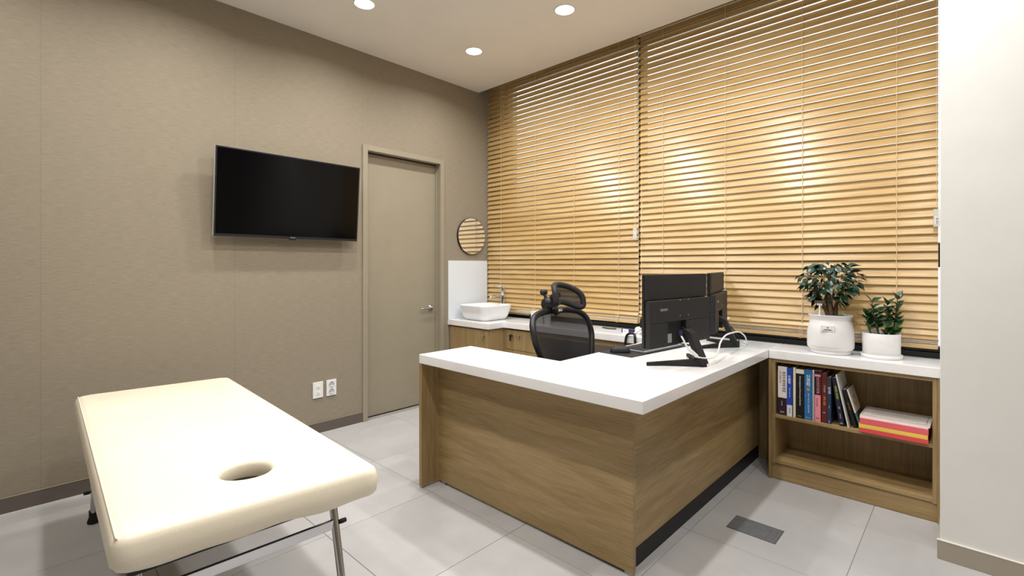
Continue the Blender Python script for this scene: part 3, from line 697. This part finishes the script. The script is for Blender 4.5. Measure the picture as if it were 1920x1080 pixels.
s1 = MB().box(pk[0] - 0.024, pk[0] + 0.022, pk[1] - 0.003, pk[1] + 0.002, 0.276, 0.292).build('stake_sign', flat((96, 76, 62)), p1, off=O0)
MB().box(pk[0] - 0.012, pk[0] + 0.012, pk[1] - 0.003, pk[1] + 0.002, 0.266, 0.2755).build('stake_head', 'white', p1, off=O0)
for e in (-0.005, 0.004):
    MB().lathe([(0, -0.0035), (0.002, -0.0032), (0, -0.003)], (pk[0] + e, pk[1], 0.271), 8, 'Y').build('printed_eye', 'black', p1, off=O0)

# plant 2 : zz plant in a white cylinder pot with saucer
P2 = (3.117, -0.160, TZ)
p2 = thing('potted_zz_plant', 'small dark green glossy plant in a white cylinder pot with saucer', 'plant', P2)
MB().lathe([(0.084, 0.0), (0.088, 0.002), (0.090, 0.020), (0.087, 0.0205), (0.082, 0.012), (0.0, 0.012)], O0, 48).build('saucer', 'pot', p2, off=O0)
MB().lathe([(0.0, 0.0125), (0.077, 0.0125), (0.081, 0.018), (0.082, 0.128), (0.080, 0.130), (0.077, 0.128), (0.076, 0.112), (0.0, 0.112)], O0, 48, sy=0.92).build('pot', 'pot', p2, off=O0)
MB().lathe([(0.0755, 0.1125), (0.05, 0.118), (0.0, 0.12)], O0, 24, sy=0.92).build('soil', 'soil', p2, off=O0)
zl = [leaf_mesh('leaf', 0.064, 0.042, 0.3, 0.15), leaf_mesh('leaf', 0.054, 0.036, 0.3, 0.3)]
for m_ in zl: m_.materials.append(M['leaf2'])
rr = random.Random(5)
for (a, b_, h, lean_) in ((-0.058, 0.0, 0.22, -0.02), (-0.03, -0.02, 0.24, -0.015), (0.0, 0.01, 0.29, -0.04), (0.022, -0.01, 0.275, 0.0), (0.055, -0.012, 0.305, 0.018), (0.045, -0.03, 0.17, 0.01), (-0.02, -0.045, 0.165, 0.0), (0.012, -0.05, 0.15, 0.0)):
    b0 = rt_ * a * 0.85 + fd_ * b_ + Vector((0, 0, 0.11)); e0 = rt_ * (a + lean_) + fd_ * b_ * 1.2 + Vector((0, 0, h))
    m0 = (b0 + e0) / 2 + rt_ * lean_ * 0.3
    sm = MB().tube([b0, m0, e0], [0.005, 0.004, 0.002], 7).build('stem', 'stem2', p2, off=O0)
    nl = 5 if h > 0.2 else 2
    for i in range(nl):
        f_ = 0.35 + 0.65 * i / max(1, nl - 1)
        pos = b0.lerp(m0, min(1, f_ * 2)) if f_ < .5 else m0.lerp(e0, f_ * 2 - 1)
        for sd in (-1, 1):
            d = rt_ * sd * rr.uniform(.25, .6) - fd_ * rr.uniform(-0.05, .35) + Vector((0, 0, rr.uniform(.4, .9)))
            o = bpy.data.objects.new('leaf', zl[i % 2]); COL.objects.link(o); o.parent = p2
            orient(o, pos, d, sd * 0.5); s_ = rr.uniform(.75, 1.05); o.scale = (s_, s_, s_)

# ================================================================== MONITORS
def monitor(label, cx, cy, yaw, attach=0.0):
    """local: screen faces -X, back faces +X, width along Y; origin on desk under the panel centre"""
    t = thing('monitor', label, 'monitor', (cx, cy, TZ), yaw, 'monitors on the desk')
    z0, z1 = 0.103, 0.443; hw = 0.272
    B(-0.010, 0.004, -hw, hw, z0, z1).build('panel', 'black', t, off=O0, bevel=0.003)
    B(-0.0112, -0.0102, -hw + 0.006, hw - 0.006, z0 + 0.018, z1 - 0.006).build('screen', 'screen', t, off=O0)
    B(0.0042, 0.013, -hw + 0.001, hw - 0.001, z1 - 0.118, z1 - 0.001).build('upper_back', 'black_matte', t, off=O0, bevel=0.002)
    # lower bulge with cut-out for ports
    zc = z0 + 0.115
    mb = MB()
    mb.box(0.0042, 0.034, -hw + 0.004, hw - 0.004, zc, z1 - 0.121)
    mb.box(0.0042, 0.034, -hw + 0.004, -0.125, z0 + 0.001, zc)
    mb.box(0.0042, 0.034, 0.035, hw - 0.004, z0 + 0.001, zc)
    bk_ = mb.build('back_shell', 'black_matte', t, off=O0, bevel=0.004)
    B(0.0042, 0.012, -0.125, 0.035, z0 + 0.001, zc).build('port_recess', 'black_rubber', t, off=O0)
    B(0.0342, 0.0346, -0.19, -0.13, zc + 0.055, zc + 0.066).build('badge', flat((120, 118, 116), 0.3), bk_, off=O0)
    for (y, z) in ((-0.02, zc + 0.025), (0.055, zc + 0.025), (-0.02, zc + 0.10), (0.055, zc + 0.10)):
        MB().lathe([(0, 0.0352), (0.0028, 0.0350), (0.003, 0.034)], (0, y, z), 10, 'X').build('screw', 'chrome', bk_, off=O0)
    B(0.0121, 0.0126, -0.12, -0.06, z0 + 0.012, z0 + 0.055).build('rating_label', flat((150, 156, 158)), t, off=O0)
    MB().lathe([(0, 0.0352), (0.008, 0.0350), (0.008, 0.034)], (0, -0.155, z0 + 0.03), 12, 'X').build('power_jack', 'black_rubber', bk_, off=O0)
    # neck: flat bar leaning back, V-shaped foot
    yv = attach
    n_ = MB()
    n_.add([(0.013, yv - 0.028, 0.150), (0.013, yv + 0.028, 0.150), (0.013, yv + 0.028, 0.185), (0.013, yv - 0.028, 0.185),
            (0.060, yv - 0.026, 0.150), (0.060, yv + 0.026, 0.150), (0.055, yv + 0.026, 0.165), (0.055, yv - 0.026, 0.165),
            ], [(0, 1, 2, 3), (4, 7, 6, 5), (0, 4, 5, 1), (3, 2, 6, 7), (0, 3, 7, 4), (1, 5, 6, 2)])
    n_.add([(0.030, yv - 0.026, 0.162), (0.030, yv + 0.026, 0.162), (0.062, yv + 0.026, 0.160), (0.062, yv - 0.026, 0.160),
            (0.092, yv - 0.030, 0.020), (0.092, yv + 0.030, 0.020), (0.128, yv + 0.030, 0.012), (0.128, yv - 0.030, 0.012)],
           [(0, 3, 2, 1), (4, 5, 6, 7), (0, 1, 5, 4), (1, 2, 6, 5), (2, 3, 7, 6), (3, 0, 4, 7)])
    n_.build('neck', 'black_matte', t, off=O0, bevel=0.003)
    ft = MB()
    for s in (-1, 1):
        d = Vector((-0.76, s * 0.65, 0)); w = Vector((-d.y, d.x, 0)) * s
        a = Vector((0.132, yv, 0)); e = a + d * 0.28
        p = [a, a + Vector((-0.045, 0, 0)) - w * 0.0, e - w * 0.016, e]
        h0, h1 = 0.036, 0.016
        vs = [(q.x, q.y, 0) for q in p] + [(a.x, a.y, h0), (p[1].x, p[1].y, h0), (p[2].x, p[2].y, h1), (e.x, e.y, h1)]
        ft.add(vs, [(0, 1, 2, 3), (4, 7, 6, 5), (0, 4, 5, 1), (1, 5, 6, 2), (2, 6, 7, 3), (3, 7, 4, 0)])
    ft.build('foot', 'black_matte', t, off=O0)
    return t
m1 = monitor('black monitor seen from behind with white cable, nearer of the two', 2.410, -1.073, R(-6.4), 0.05)
m2 = monitor('black monitor seen from behind, farther one beside the window', 2.337, -0.372, R(13.0), 0.0)

# white signal cable from the near monitor to the window side
def smooth(pts, k=6):
    pts = [Vector(p) for p in pts]; out = []
    for i in range(len(pts) - 1):
        p0 = pts[max(i - 1, 0)]; p1_ = pts[i]; p2_ = pts[i + 1]; p3 = pts[min(i + 2, len(pts) - 1)]
        for j in range(k):
            u = j / k
            out.append(0.5 * ((2 * p1_) + (-p0 + p2_) * u + (2 * p0 - 5 * p1_ + 4 * p2_ - p3) * u * u + (-p0 + 3 * p1_ - 3 * p2_ + p3) * u ** 3))
    out.append(pts[-1]); return out
cb = thing('signal_cable', 'white signal cable looping from the near monitor across the desk', 'cable', (2.45, -0.8, TZ))
pts = smooth([(2.452, -1.115, 0.892), (2.468, -1.118, 0.868), (2.480, -1.11, 0.84), (2.500, -1.09, 0.805), (2.522, -1.06, 0.785), (2.535, -1.00, 0.776), (2.545, -0.94, 0.775), (2.530, -0.85, 0.79),
              (2.515, -0.78, 0.825), (2.500, -0.66, 0.848), (2.49, -0.52, 0.848), (2.485, -0.40, 0.838), (2.483, -0.30, 0.80), (2.475, -0.25, 0.755), (2.46, -0.20, 0.7455), (2.43, -0.17, 0.7455), (2.43, -0.13, 0.7455), (2.40, -0.10, 0.7455)], 6)
MB().tube(pts, 0.0043, 10).build('cord', 'white', cb)
MB().tube([(2.449, -1.114, 0.915), (2.452, -1.115, 0.888)], [0.009, 0.008], 10).build('plug', flat((40, 36, 90)), cb)
MB().tube([(2.488, -1.105, 0.827), (2.512, -1.072, 0.792)], [0.009, 0.009], 10).build('ferrite_bead', 'white', cb)

# black power lead behind
tag(MB().tube(smooth([(2.42, -0.35, 0.86), (2.44, -0.30, 0.80), (2.45, -0.33, 0.747), (2.40, -0.42, 0.7465), (2.36, -0.50, 0.7465), (2.30, -0.45, 0.7465)]), 0.0035, 8).build('power_lead', 'black'),
    'thin black power lead under the farther monitor', 'cable')

# mouse mat, mouse, keyboard, card
mm = tag(MB().prism([(1.955, -1.055), (2.165, -1.075), (2.215, -0.62), (2.235, -0.45), (1.985, -0.43)], TZ + 0.0003, TZ + 0.0033).build('desk_mat', 'black_matte'), 'black desk mat under the mouse and keyboard', 'mat')
ms = thing('computer_mouse', 'black computer mouse on the desk mat', 'mouse', (2.045, -0.985, TZ + 0.0035), R(35))
rings = []
for k in range(7):
    v = k / 6; s_ = math.sqrt(max(0.0, 1 - v ** 2.2)); rings.append([(x * (0.35 + 0.65 * s_), y * (0.3 + 0.7 * s_), 0.036 * v) for x, y in rrect(0.056, 0.031, 0.029, 6)])
loft(rings).build('shell', 'black_matte', ms, off=O0)
MB().lathe([(0, -0.003), (0.008, -0.003), (0.009, 0), (0.008, 0.003), (0, 0.003)], (-0.034, 0, 0.0265), 14, 'Y').build('scroll_wheel', 'black_rubber', ms, off=O0)
kb = thing('keyboard', 'dark slim keyboard with grey edge in front of the near monitor', 'keyboard', (2.125, -0.735, TZ + 0.0035), R(-6))
B(-0.065, 0.065, -0.19, 0.19, 0.0, 0.012).build('case', flat((150, 154, 158), 0.35), kb, off=O0, bevel=0.003)
kme = None
for i in range(5):
    for j in range(14):
        x = -0.052 + i * 0.0235; y = -0.178 + j * 0.0257
        if kme is None:
            o = B(-0.0095, 0.0095, -0.0105, 0.0105, 0, 0.004).build('key', 'black_matte', kb, off=O0, bevel=0.001); kme = o.data; o.modifiers.clear()
        else:
            o = bpy.data.objects.new('key', kme); COL.objects.link(o); o.parent = kb
        o.location = (x, y, 0.0121)
cd = thing('plastic_card', 'pale clear document sleeve lying near the desk joint', 'document', (2.49, -0.435, TZ + 0.0004), R(40))
B(-0.07, 0.07, -0.04, 0.04, 0.0, 0.0012).build('sheet', flat((222, 232, 234), 0.15), cd, off=O0)
B(-0.055, 0.02, -0.028, 0.028, 0.0012, 0.0015).build('printed_area', flat((196, 214, 216), 0.3), cd, off=O0)

# ---------------------------------------------------------------- small things on the back worktop
bx_ = thing('white_box', 'small white box on the worktop behind the chair', 'box', (0.77, -0.16, CT))
B(0.705, 0.835, -0.21, -0.11, CT + 0.0004, CT + 0.085).build('box_body', 'white', bx_, bevel=0.002)
B(0.703, 0.837, -0.212, -0.108, CT + 0.0855, CT + 0.094).build('box_lid', 'white', bx_, bevel=0.002)
pt = thing('paper_cup', 'white paper cup on the worktop behind the chair headrest', 'cup', (0.88, -0.20, CT))
MB().lathe([(0.026, 0.0005), (0.034, 0.095), (0.0355, 0.097), (0.033, 0.097), (0.025, 0.004), (0, 0.004)], O0, 24).build('cup_body', 'white', pt, off=O0)
cs = thing('pencil_case', 'navy and white small carton on the worktop near the monitor', 'carton', (1.665, -0.235, CT))
B(-0.045, 0.055, -0.02, 0.02, 0.0004, 0.030).build('carton_body', flat((28, 34, 92), 0.4), cs, off=O0, bevel=0.001)
B(-0.035, 0.012, -0.0212, -0.0202, 0.001, 0.029).build('carton_label', 'white', cs, off=O0)
B(-0.022, -0.006, -0.0216, -0.0212, 0.013, 0.016).build('printed_line', 'black', cs, off=O0)
rl = thing('tape_roll', 'white roll beside the navy carton on the worktop', 'tape', (1.745, -0.235, CT))
MB().lathe([(0.020, -0.010), (0.026, -0.010), (0.026, 0.010), (0.020, 0.010)], (0, 0, 0.0265), 24, 'Y').build('roll', 'white', rl, off=O0)
MB().lathe([(0.0, -0.009), (0.0199, -0.009), (0.0199, 0.009), (0.0, 0.009)], (0, 0, 0.0265), 24, 'Y').build('core', flat((210, 208, 204)), rl, off=O0)
ls_ = thing('headset', 'black headset arched over the worktop edge beside the near monitor', 'headset', (1.78, -0.366, CT))
hb = MB().tube(smooth([(-0.055, -0.018, -0.06), (-0.050, -0.018, -0.02), (-0.042, -0.014, 0.008), (-0.015, -0.010, 0.022), (0.012, -0.010, 0.016), (0.020, -0.018, -0.01), (0.022, -0.018, -0.06)]), 0.0085, 8)
hb.build('headband', 'black', ls_, off=O0)
MB().lathe([(0, -0.016), (0.026, -0.014), (0.034, 0.0), (0.026, 0.014), (0, 0.016)], (0.045, 0.05, 0.085), 20, 'Y', sx=0.8, sy=1.5).build('ear_pad', 'black_matte', ls_, off=O0)
MB().tube([(0.0, -0.005, 0.018), (0.02, 0.02, 0.035), (0.04, 0.045, 0.06)], [0.007, 0.008, 0.007], 8).build('joint', 'white', ls_, off=O0)
tag(MB().tube(smooth([(1.94, -0.36, 0.745), (1.90, -0.372, 0.742), (1.86, -0.388, 0.715), (1.84, -0.392, 0.67), (1.84, -0.392, 0.60)]), 0.003, 6).build('yellow_cable', flat((206, 170, 40))), 'thin yellow cable hanging over the worktop edge', 'cable')
tag(MB().tube(smooth([(1.38, -0.13, CT + 0.006), (1.44, -0.15, CT + 0.006), (1.50, -0.13, CT + 0.006)]), [0.006] * 13, 8).build('pen', flat((70, 68, 64), 0.3)), 'dark pen lying on the worktop under the blind', 'pen')

# ================================================================== OFFICE CHAIR
ch = thing('office_chair', 'black mesh office chair with headrest behind the desk', 'chair', (1.86, -0.965, 0), R(0))
def shape_ring(f, n=40): return [f(2 * math.pi * i / n) for i in range(n)]
def back_pt(u, v, bulge=0.0):
    """u across (-1..1), v up (0..1): aeron-like back; local x = forward (+X)"""
    wv = 0.185 + 0.098 * min(1.0, max(0, (v - 0.05) / 0.62)) ** 0.9
    y = u * wv
    x = -0.17 - 0.085 * v - 0.045 * (1 - u * u) * 0.9 + 0.02 * math.sin(v * math.pi) + bulge
    z = 0.47 + 0.475 * v - 0.022 * (u * u) * (v ** 3)
    return (x, y, z)
def outline(n=64):
    pts = []
    for i in range(n):
        a = 2 * math.pi * i / n; c, s = math.cos(a), math.sin(a)
        k = 6.0; r = (abs(c) ** k + abs(s) ** k) ** (-1 / k)
        pts.append((r * c, 0.5 + 0.5 * r * s))
    return pts
ol = outline()
MB().tube([back_pt(u, v) for u, v in ol], 0.0195, 10, closed=True).build('back_frame', 'black', ch, off=O0)
gv = []; gf = []; nu, nv = 16, 16
for i in range(nu + 1):
    for j in range(nv + 1):
        u0, v0 = -1 + 2 * i / nu, -1 + 2 * j / nv
        # squircle mapping
        k = 5.0; mx = max(abs(u0), abs(v0))
        if mx > 1e-6:
            r = (abs(u0 / mx) ** k + abs(v0 / mx) ** k) ** (-1 / k)
        else: r = 1
        gv.append(back_pt(u0 * r * 0.985, 0.5 + 0.5 * v0 * r * 0.985, 0.004))
for i in range(nu):
    for j in range(nv):
        a = i * (nv + 1) + j; gf.append((a, a + 1, a + nv + 2, a + nv + 1))
MB().add(gv, gf, True).build('back_mesh', 'mesh_fabric', ch, off=O0)
MB().tube([(-0.12, 0, 0.40), (-0.22, 0, 0.44), (-0.255, 0, 0.50), (-0.262, 0, 0.60)], [0.022, 0.022, 0.018, 0.015], 10).build('back_spine', 'black', ch, off=O0)
# headrest with ball joint and knob
def head_pt(u, v):
    y = u * 0.138 - 0.042; x = -0.215 + 0.07 * u * u - 0.02 * (v - .5)
    z = 0.985 + 0.120 * (v) - 0.036 * (max(0, u + 0.2) ** 2) * (1 - 0.3 * v) + 0.004 + 0.016 * (1 - u * u) * max(0.0, 0.5 - v) * 2
    return (x, y, z)
olh = []
for i_ in range(64):
    a_ = 2 * math.pi * i_ / 64; c_, s_ = math.cos(a_), math.sin(a_); r_ = (abs(c_) ** 3.2 + abs(s_) ** 3.2) ** (-1 / 3.2); olh.append((r_ * c_, 0.5 + 0.5 * r_ * s_))
MB().tube([head_pt(u, v) for u, v in olh], 0.0175, 10, closed=True).build('headrest_frame', 'black_matte', ch, off=O0)
gv = []
for i in range(nu + 1):
    for j in range(nv + 1):
        u0, v0 = -1 + 2 * i / nu, -1 + 2 * j / nv; k = 3.2; mx = max(abs(u0), abs(v0))
        r = (abs(u0 / mx) ** k + abs(v0 / mx) ** k) ** (-1 / k) if mx > 1e-6 else 1
        gv.append(head_pt(u0 * r * 0.985, 0.5 + 0.5 * v0 * r * 0.985))
MB().add(gv, gf, True).build('headrest_mesh', 'mesh_fabric', ch, off=O0)
MB().tube([(-0.25, -0.02, 0.93), (-0.285, -0.03, 0.96), (-0.31, -0.03, 0.99), (-0.285, -0.03, 1.03), (-0.235, -0.03, 1.045)], [0.024, 0.026, 0.024, 0.02, 0.016], 12).build('headrest_bracket', 'black', ch, off=O0)
MB().lathe([(0, -0.045), (0.036, -0.042), (0.043, -0.03), (0.043, 0.03), (0.036, 0.042), (0, 0.045)], (-0.31, -0.03, 0.985), 20, 'Y').build('pivot_drum', 'black', ch, off=O0)
MB().tube([(-0.31, -0.05, 1.0), (-0.335, -0.055, 1.05)], [0.01, 0.009], 8).build('lever_arm', 'black', ch, off=O0)
MB().lathe([(0, -0.02), (0.017, -0.018), (0.02, 0), (0.017, 0.018), (0, 0.02)], (-0.337, -0.055, 1.058), 14, 'Y').build('adjust_knob', 'black_matte', ch, off=O0)
MB().tube([(-0.255, -0.05, 0.945), (-0.245, 0.07, 0.955)], [0.014, 0.012], 8).build('clamp', 'black', ch, off=O0)
B(-0.236, -0.229, -0.035, -0.005, 0.944, 0.958).build('white_sticker', 'white', ch, off=O0)
# seat, arms, column, base
rings = []
for z, s_ in ((0.425, 0.90), (0.432, 0.98), (0.445, 1.0), (0.462, 0.98), (0.472, 0.9)):
    rings.append([(x * s_ + 0.03, y * s_, z - 0.02 * max(0, (x - .15) / .1)) for x, y in rrect(0.235, 0.245, 0.09, 6)])
loft(rings).build('seat', 'black_matte', ch, off=O0)
for s in (-1, 1):
    MB().tube([(-0.05, s * 0.25, 0.41), (-0.05, s * 0.285, 0.43), (-0.05, s * 0.29, 0.52), (-0.05, s * 0.29, 0.628)], [0.016, 0.016, 0.016, 0.02], 8).build('arm_post', 'black', ch, off=O0)
    loft([[(x - 0.03, y + s * 0.29, z) for x, y in rrect(0.12, 0.042, 0.04, 5)] for z in (0.63, 0.655)]).build('armrest', 'black_matte', ch, off=O0, bevel=0.006)
MB().tube([(0, 0, 0.09), (0, 0, 0.28), (0, 0, 0.281), (0, 0, 0.425)], [0.028, 0.028, 0.016, 0.016], 14).build('gas_column', 'black', ch, off=O0)
B(-0.10, 0.10, -0.08, 0.08, 0.385, 0.424).build('mechanism', 'black', ch, off=O0, bevel=0.008)
for k in range(5):
    a = R(72 * k + 20); c, s = math.cos(a), math.sin(a)
    lg = MB().tube([(0.02 * c, 0.02 * s, 0.105), (0.16 * c, 0.16 * s, 0.088), (0.30 * c, 0.30 * s, 0.068)], [0.026, 0.021, 0.015], 8).build('base_leg', 'black', ch, off=O0)
    MB().lathe([(0, -0.024), (0.026, -0.022), (0.0285, -0.012), (0.0285, 0.012), (0.026, 0.022), (0, 0.024)], (0.30 * c, 0.30 * s, 0.0295), 16, 'Y').build('caster', 'black_rubber', lg, off=O0)

# ================================================================== TELEVISION
tv = thing('television', 'black wall-mounted flat television on the taupe wall', 'television', (0.055, -1.978, 1.41))
tilt = Matrix.Translation((0.055, -1.978, 1.41)) @ Matrix.Rotation(R(4.8), 4, 'Y')
hw, hh = 0.480, 0.555
B(0.0, 0.028, -hw, hw, 0, hh, mat=tilt).build('casing', 'silver', tv, bevel=0.002)
B(0.0282, 0.0302, -hw + 0.001, hw - 0.001, 0.0005, hh - 0.001, mat=tilt).build('bezel', 'black', tv, bevel=0.0008)
B(0.0303, 0.0308, -hw + 0.010, hw - 0.010, 0.018, hh - 0.010, mat=tilt).build('screen', 'screen', tv)
B(0.0303, 0.0307, -0.018, 0.018, 0.005, 0.012, mat=tilt).build('brand_mark', flat((110, 112, 118), 0.3), tv)
B(0.018, 0.036, -0.02, 0.02, -0.008, 0.0, mat=tilt).build('sensor', 'black', tv)
B(-0.04, -0.0005, -0.22, 0.22, 0.12, 0.42, mat=tilt).build('rear_housing', 'black_matte', tv, bevel=0.004)
B(0.001, 0.022, -2.13, -1.83, 1.56, 1.78).build('wall_mount', 'black', tv)

# wall plates
o1 = thing('wall_switch_plate', 'white wall plate with two network jacks, left of the power outlet', 'wall plate', (0.0, -1.765, 0.318))
B(0.0005, 0.009, -1.803, -1.727, 0.260, 0.376).build('plate', 'white', o1, bevel=0.002)
for z in (0.296, 0.340):
    j = B(0.009, 0.011, -1.779, -1.751, z - 0.014, z + 0.014).build('jack_module', 'white', o1, bevel=0.001)
    B(0.011, 0.0114, -1.769, -1.761, z - 0.003, z + 0.001).build('jack_opening', flat((150, 150, 150)), j)
    B(0.011, 0.0113, -1.777, -1.753, z - 0.010, z - 0.0085).build('printed_line', flat((170, 170, 170)), j)
o2 = thing('power_outlet', 'white double power outlet plate beside the door frame', 'power outlet', (0.0, -1.663, 0.318))
B(0.0005, 0.009, -1.701, -1.625, 0.260, 0.377).build('plate', 'white', o2, bevel=0.002)
for z in (0.291, 0.343):
    s_ = MB().lathe([(0.0, 0.0095), (0.019, 0.0095), (0.0205, 0.0115), (0.022, 0.0118), (0.022, 0.009)], (0, -1.663, z), 24, 'X').build('socket', flat((200, 201, 203)), o2)
    for dy in (-0.0095, 0.0095):
        MB().lathe([(0, 0.0100), (0.0026, 0.0099), (0.0026, 0.0092)], (0, -1.663 + dy, z), 10, 'X').build('pin_hole', 'black', s_)
    for dz in (-0.017, 0.017):
        B(0.0097, 0.0112, -1.666, -1.660, z + dz - 0.002, z + dz + 0.002).build('earth_clip', 'steel', s_)

# floor box cover
fb = thing('floor_outlet_cover', 'grey metal floor outlet cover beside the desk', 'floor outlet', (2.732, -0.944, 0.0))
B(2.627, 2.837, -1.016, -0.873, 0.0002, 0.0024).build('cover_rim', flat((92, 93, 96), 0.35), fb, bevel=0.0008)
B(2.632, 2.832, -1.011, -0.878, 0.0024, 0.0034).build('cover_lid', noisy('grey_metal', (118, 120, 124), (128, 130, 134), nscale=30, rough=0.4, metal=0.4), fb, bevel=0.0006)
mb = MB()
for k in range(2):
    x = 2.79 + 0.028 * k
    mb.box(x, x + 0.0015, -0.998, -0.972, 0.0034, 0.0037); mb.box(x, x + 0.0015, -0.938, -0.900, 0.0034, 0.0037)
    mb.box(x + 0.004, x + 0.0055, -0.965, -0.945, 0.0034, 0.0037)
mb.build('cable_slots', flat((70, 71, 74)), fb)
B(2.70, 2.716, -0.898, -0.894, 0.0034, 0.0037).build('printed_mark', flat((80, 81, 84)), fb)

# ================================================================== TREATMENT BED
bed = thing('treatment_bed', 'cream leatherette treatment bed with face hole and chrome legs', 'bed', (1.224, -2.822, 0), R(-2.4))
BL, BW, BZ0, BZ1 = 0.858, 0.325, 0.508, 0.600
hc = Vector((0.620, 0.012)); HR = 0.069
outer = rrect(BL, BW, 0.030, 5)
# resample the outline
def resample(pts, n):
    pts = [Vector(p) for p in pts]; seg = [(pts[(i + 1) % len(pts)] - pts[i]).length for i in range(len(pts))]; tot = sum(seg); out = []
    for k in range(n):
        d = tot * k / n; i = 0
        while d > seg[i]: d -= seg[i]; i += 1
        out.append(pts[i].lerp(pts[(i + 1) % len(pts)], d / seg[i]))
    return out
NO = 220
oo = resample(outer, NO)
def wave(p): return 0.003 * math.sin(p.x * 9 + p.y * 17) + 0.0025 * math.sin(p.x * 23 + 1.0) + 0.0025 * math.sin(p.y * 31) - 0.003
rings = []
def inset(p, d):
    q = Vector(p); 
    return Vector((q.x * (1 - d / BL), q.y * (1 - d / BW)))
hp = []
for p in oo:
    d = (p - hc).normalized(); hp.append((d, hc + d * HR))
rings.append([(hc.x + d.x * (HR + .003), hc.y + d.y * (HR + .003), BZ1 - 0.052) for d, q in hp])
rings.append([(hc.x + d.x * HR * 0.985, hc.y + d.y * HR * 0.985, BZ1 - 0.035) for d, q in hp])
rings.append([(hc.x + d.x * HR, hc.y + d.y * HR, BZ1 - 0.016) for d, q in hp])
rings.append([(hc.x + d.x * (HR + .004), hc.y + d.y * (HR + .004), BZ1 - 0.006) for d, q in hp])
rings.append([(hc.x + d.x * (HR + .013), hc.y + d.y * (HR + .013), BZ1 - 0.0015) for d, q in hp])
rings.append([(hc.x + d.x * (HR + .03), hc.y + d.y * (HR + .03), BZ1) for d, q in hp])
for t_ in (0.35, 0.7):
    rings.append([((hc.x + d.x * (HR + .03)) * (1 - t_) + inset(p, .03).x * t_, (hc.y + d.y * (HR + .03)) * (1 - t_) + inset(p, .03).y * t_, BZ1 + 0.002) for (d, q), p in zip(hp, oo)])
for (ins, z, w) in ((0.030, BZ1 - 0.0005, 0), (0.014, BZ1 - 0.005, 0), (0.005, BZ1 - 0.013, 0), (0.0, BZ1 - 0.026, 0.0), (-0.003, BZ1 - 0.05, 0.3), (0.0, BZ0 + 0.014, 0.8), (0.007, BZ0 + 0.002, 1.0), (0.03, BZ0 + 0.001, 0.8)):
    rings.append([(inset(p, ins).x, inset(p, ins).y, z + wave(p) * w) for p in oo])
rings = [[(x + 0.07 * y, y, z) for x, y, z in rg] for rg in rings]
loft(rings, False, False).build('mattress', 'leather', bed, off=O0)
MB().lathe([(HR + 0.02, BZ1 - 0.056), (HR + 0.02, BZ1 - 0.052), (0.0, BZ1 - 0.052)], (hc.x, hc.y, 0), 40).build('hole_disc', 'black_rubber', bed, off=O0)  # black disc closing the face hole below the padding
py = -BW + 0.0115
pip = MB().tube(smooth([(-BL - 0.002, py, BZ1 - 0.0075), (-BL * .5, py, BZ1 - 0.0055), (0, py, BZ1 - 0.005), (BL * .6, py, BZ1 - 0.0055), (BL - 0.07, py, BZ1 - 0.006), (BL - 0.043, py + 0.002, BZ1 - 0.0095)]), 0.0026, 8)
pip.build('piping', 'leather', bed, off=O0)
B(-BL + 0.03, BL - 0.03, -BW + 0.03, BW - 0.03, BZ0 - 0.010, BZ0 + 0.0035).build('base_board', 'black_matte', bed, off=O0)
bed_leg = []
for sx in (-1, 1):
    for sy in (-1, 1):
        x_t = sx * 0.655 ; x_b = sx * 0.805; y = sy * 0.262
        if sx < 0: x_b = -0.800
        lg = MB().tube([(x_t, y, BZ0 - 0.011), (x_b - sx * 0.01, y, 0.03)], 0.0125, 14).build('leg', 'chrome', bed, off=O0)
        MB().lathe([(0.017, 0.060), (0.0165, 0.03), (0.020, 0.022), (0.024, 0.008), (0.022, 0.0), (0, 0)], (x_b - sx * 0.012, y, 0), 16).build('rubber_foot', 'black_rubber', lg, off=O0)
    zb = 0.368 if sx > 0 else 0.16
    f_ = (BZ0 - 0.011 - zb) / (BZ0 - 0.011 - 0.03); xb = x_t + (x_b - sx * .01 - x_t) * f_
    cbar = B(xb - 0.006, xb + 0.006, -0.262, 0.262, zb - 0.0155, zb + 0.0155).build('cross_bar', 'chrome', bed, off=O0, bevel=0.002)
    for sy in (-1, 1):
        MB().lathe([(0, -0.012), (0.007, -0.012), (0.008, 0), (0.007, 0.012), (0, 0.012)], (xb, sy * 0.287, zb), 12, 'Y').build('end_cap', 'black_rubber', cbar, off=O0)
for sy in (-1, 1):
    B(-0.70, 0.70, sy * 0.262 - 0.012, sy * 0.262 + 0.012, BZ0 - 0.034, BZ0 - 0.0105).build('side_rail', 'black', bed, off=O0)
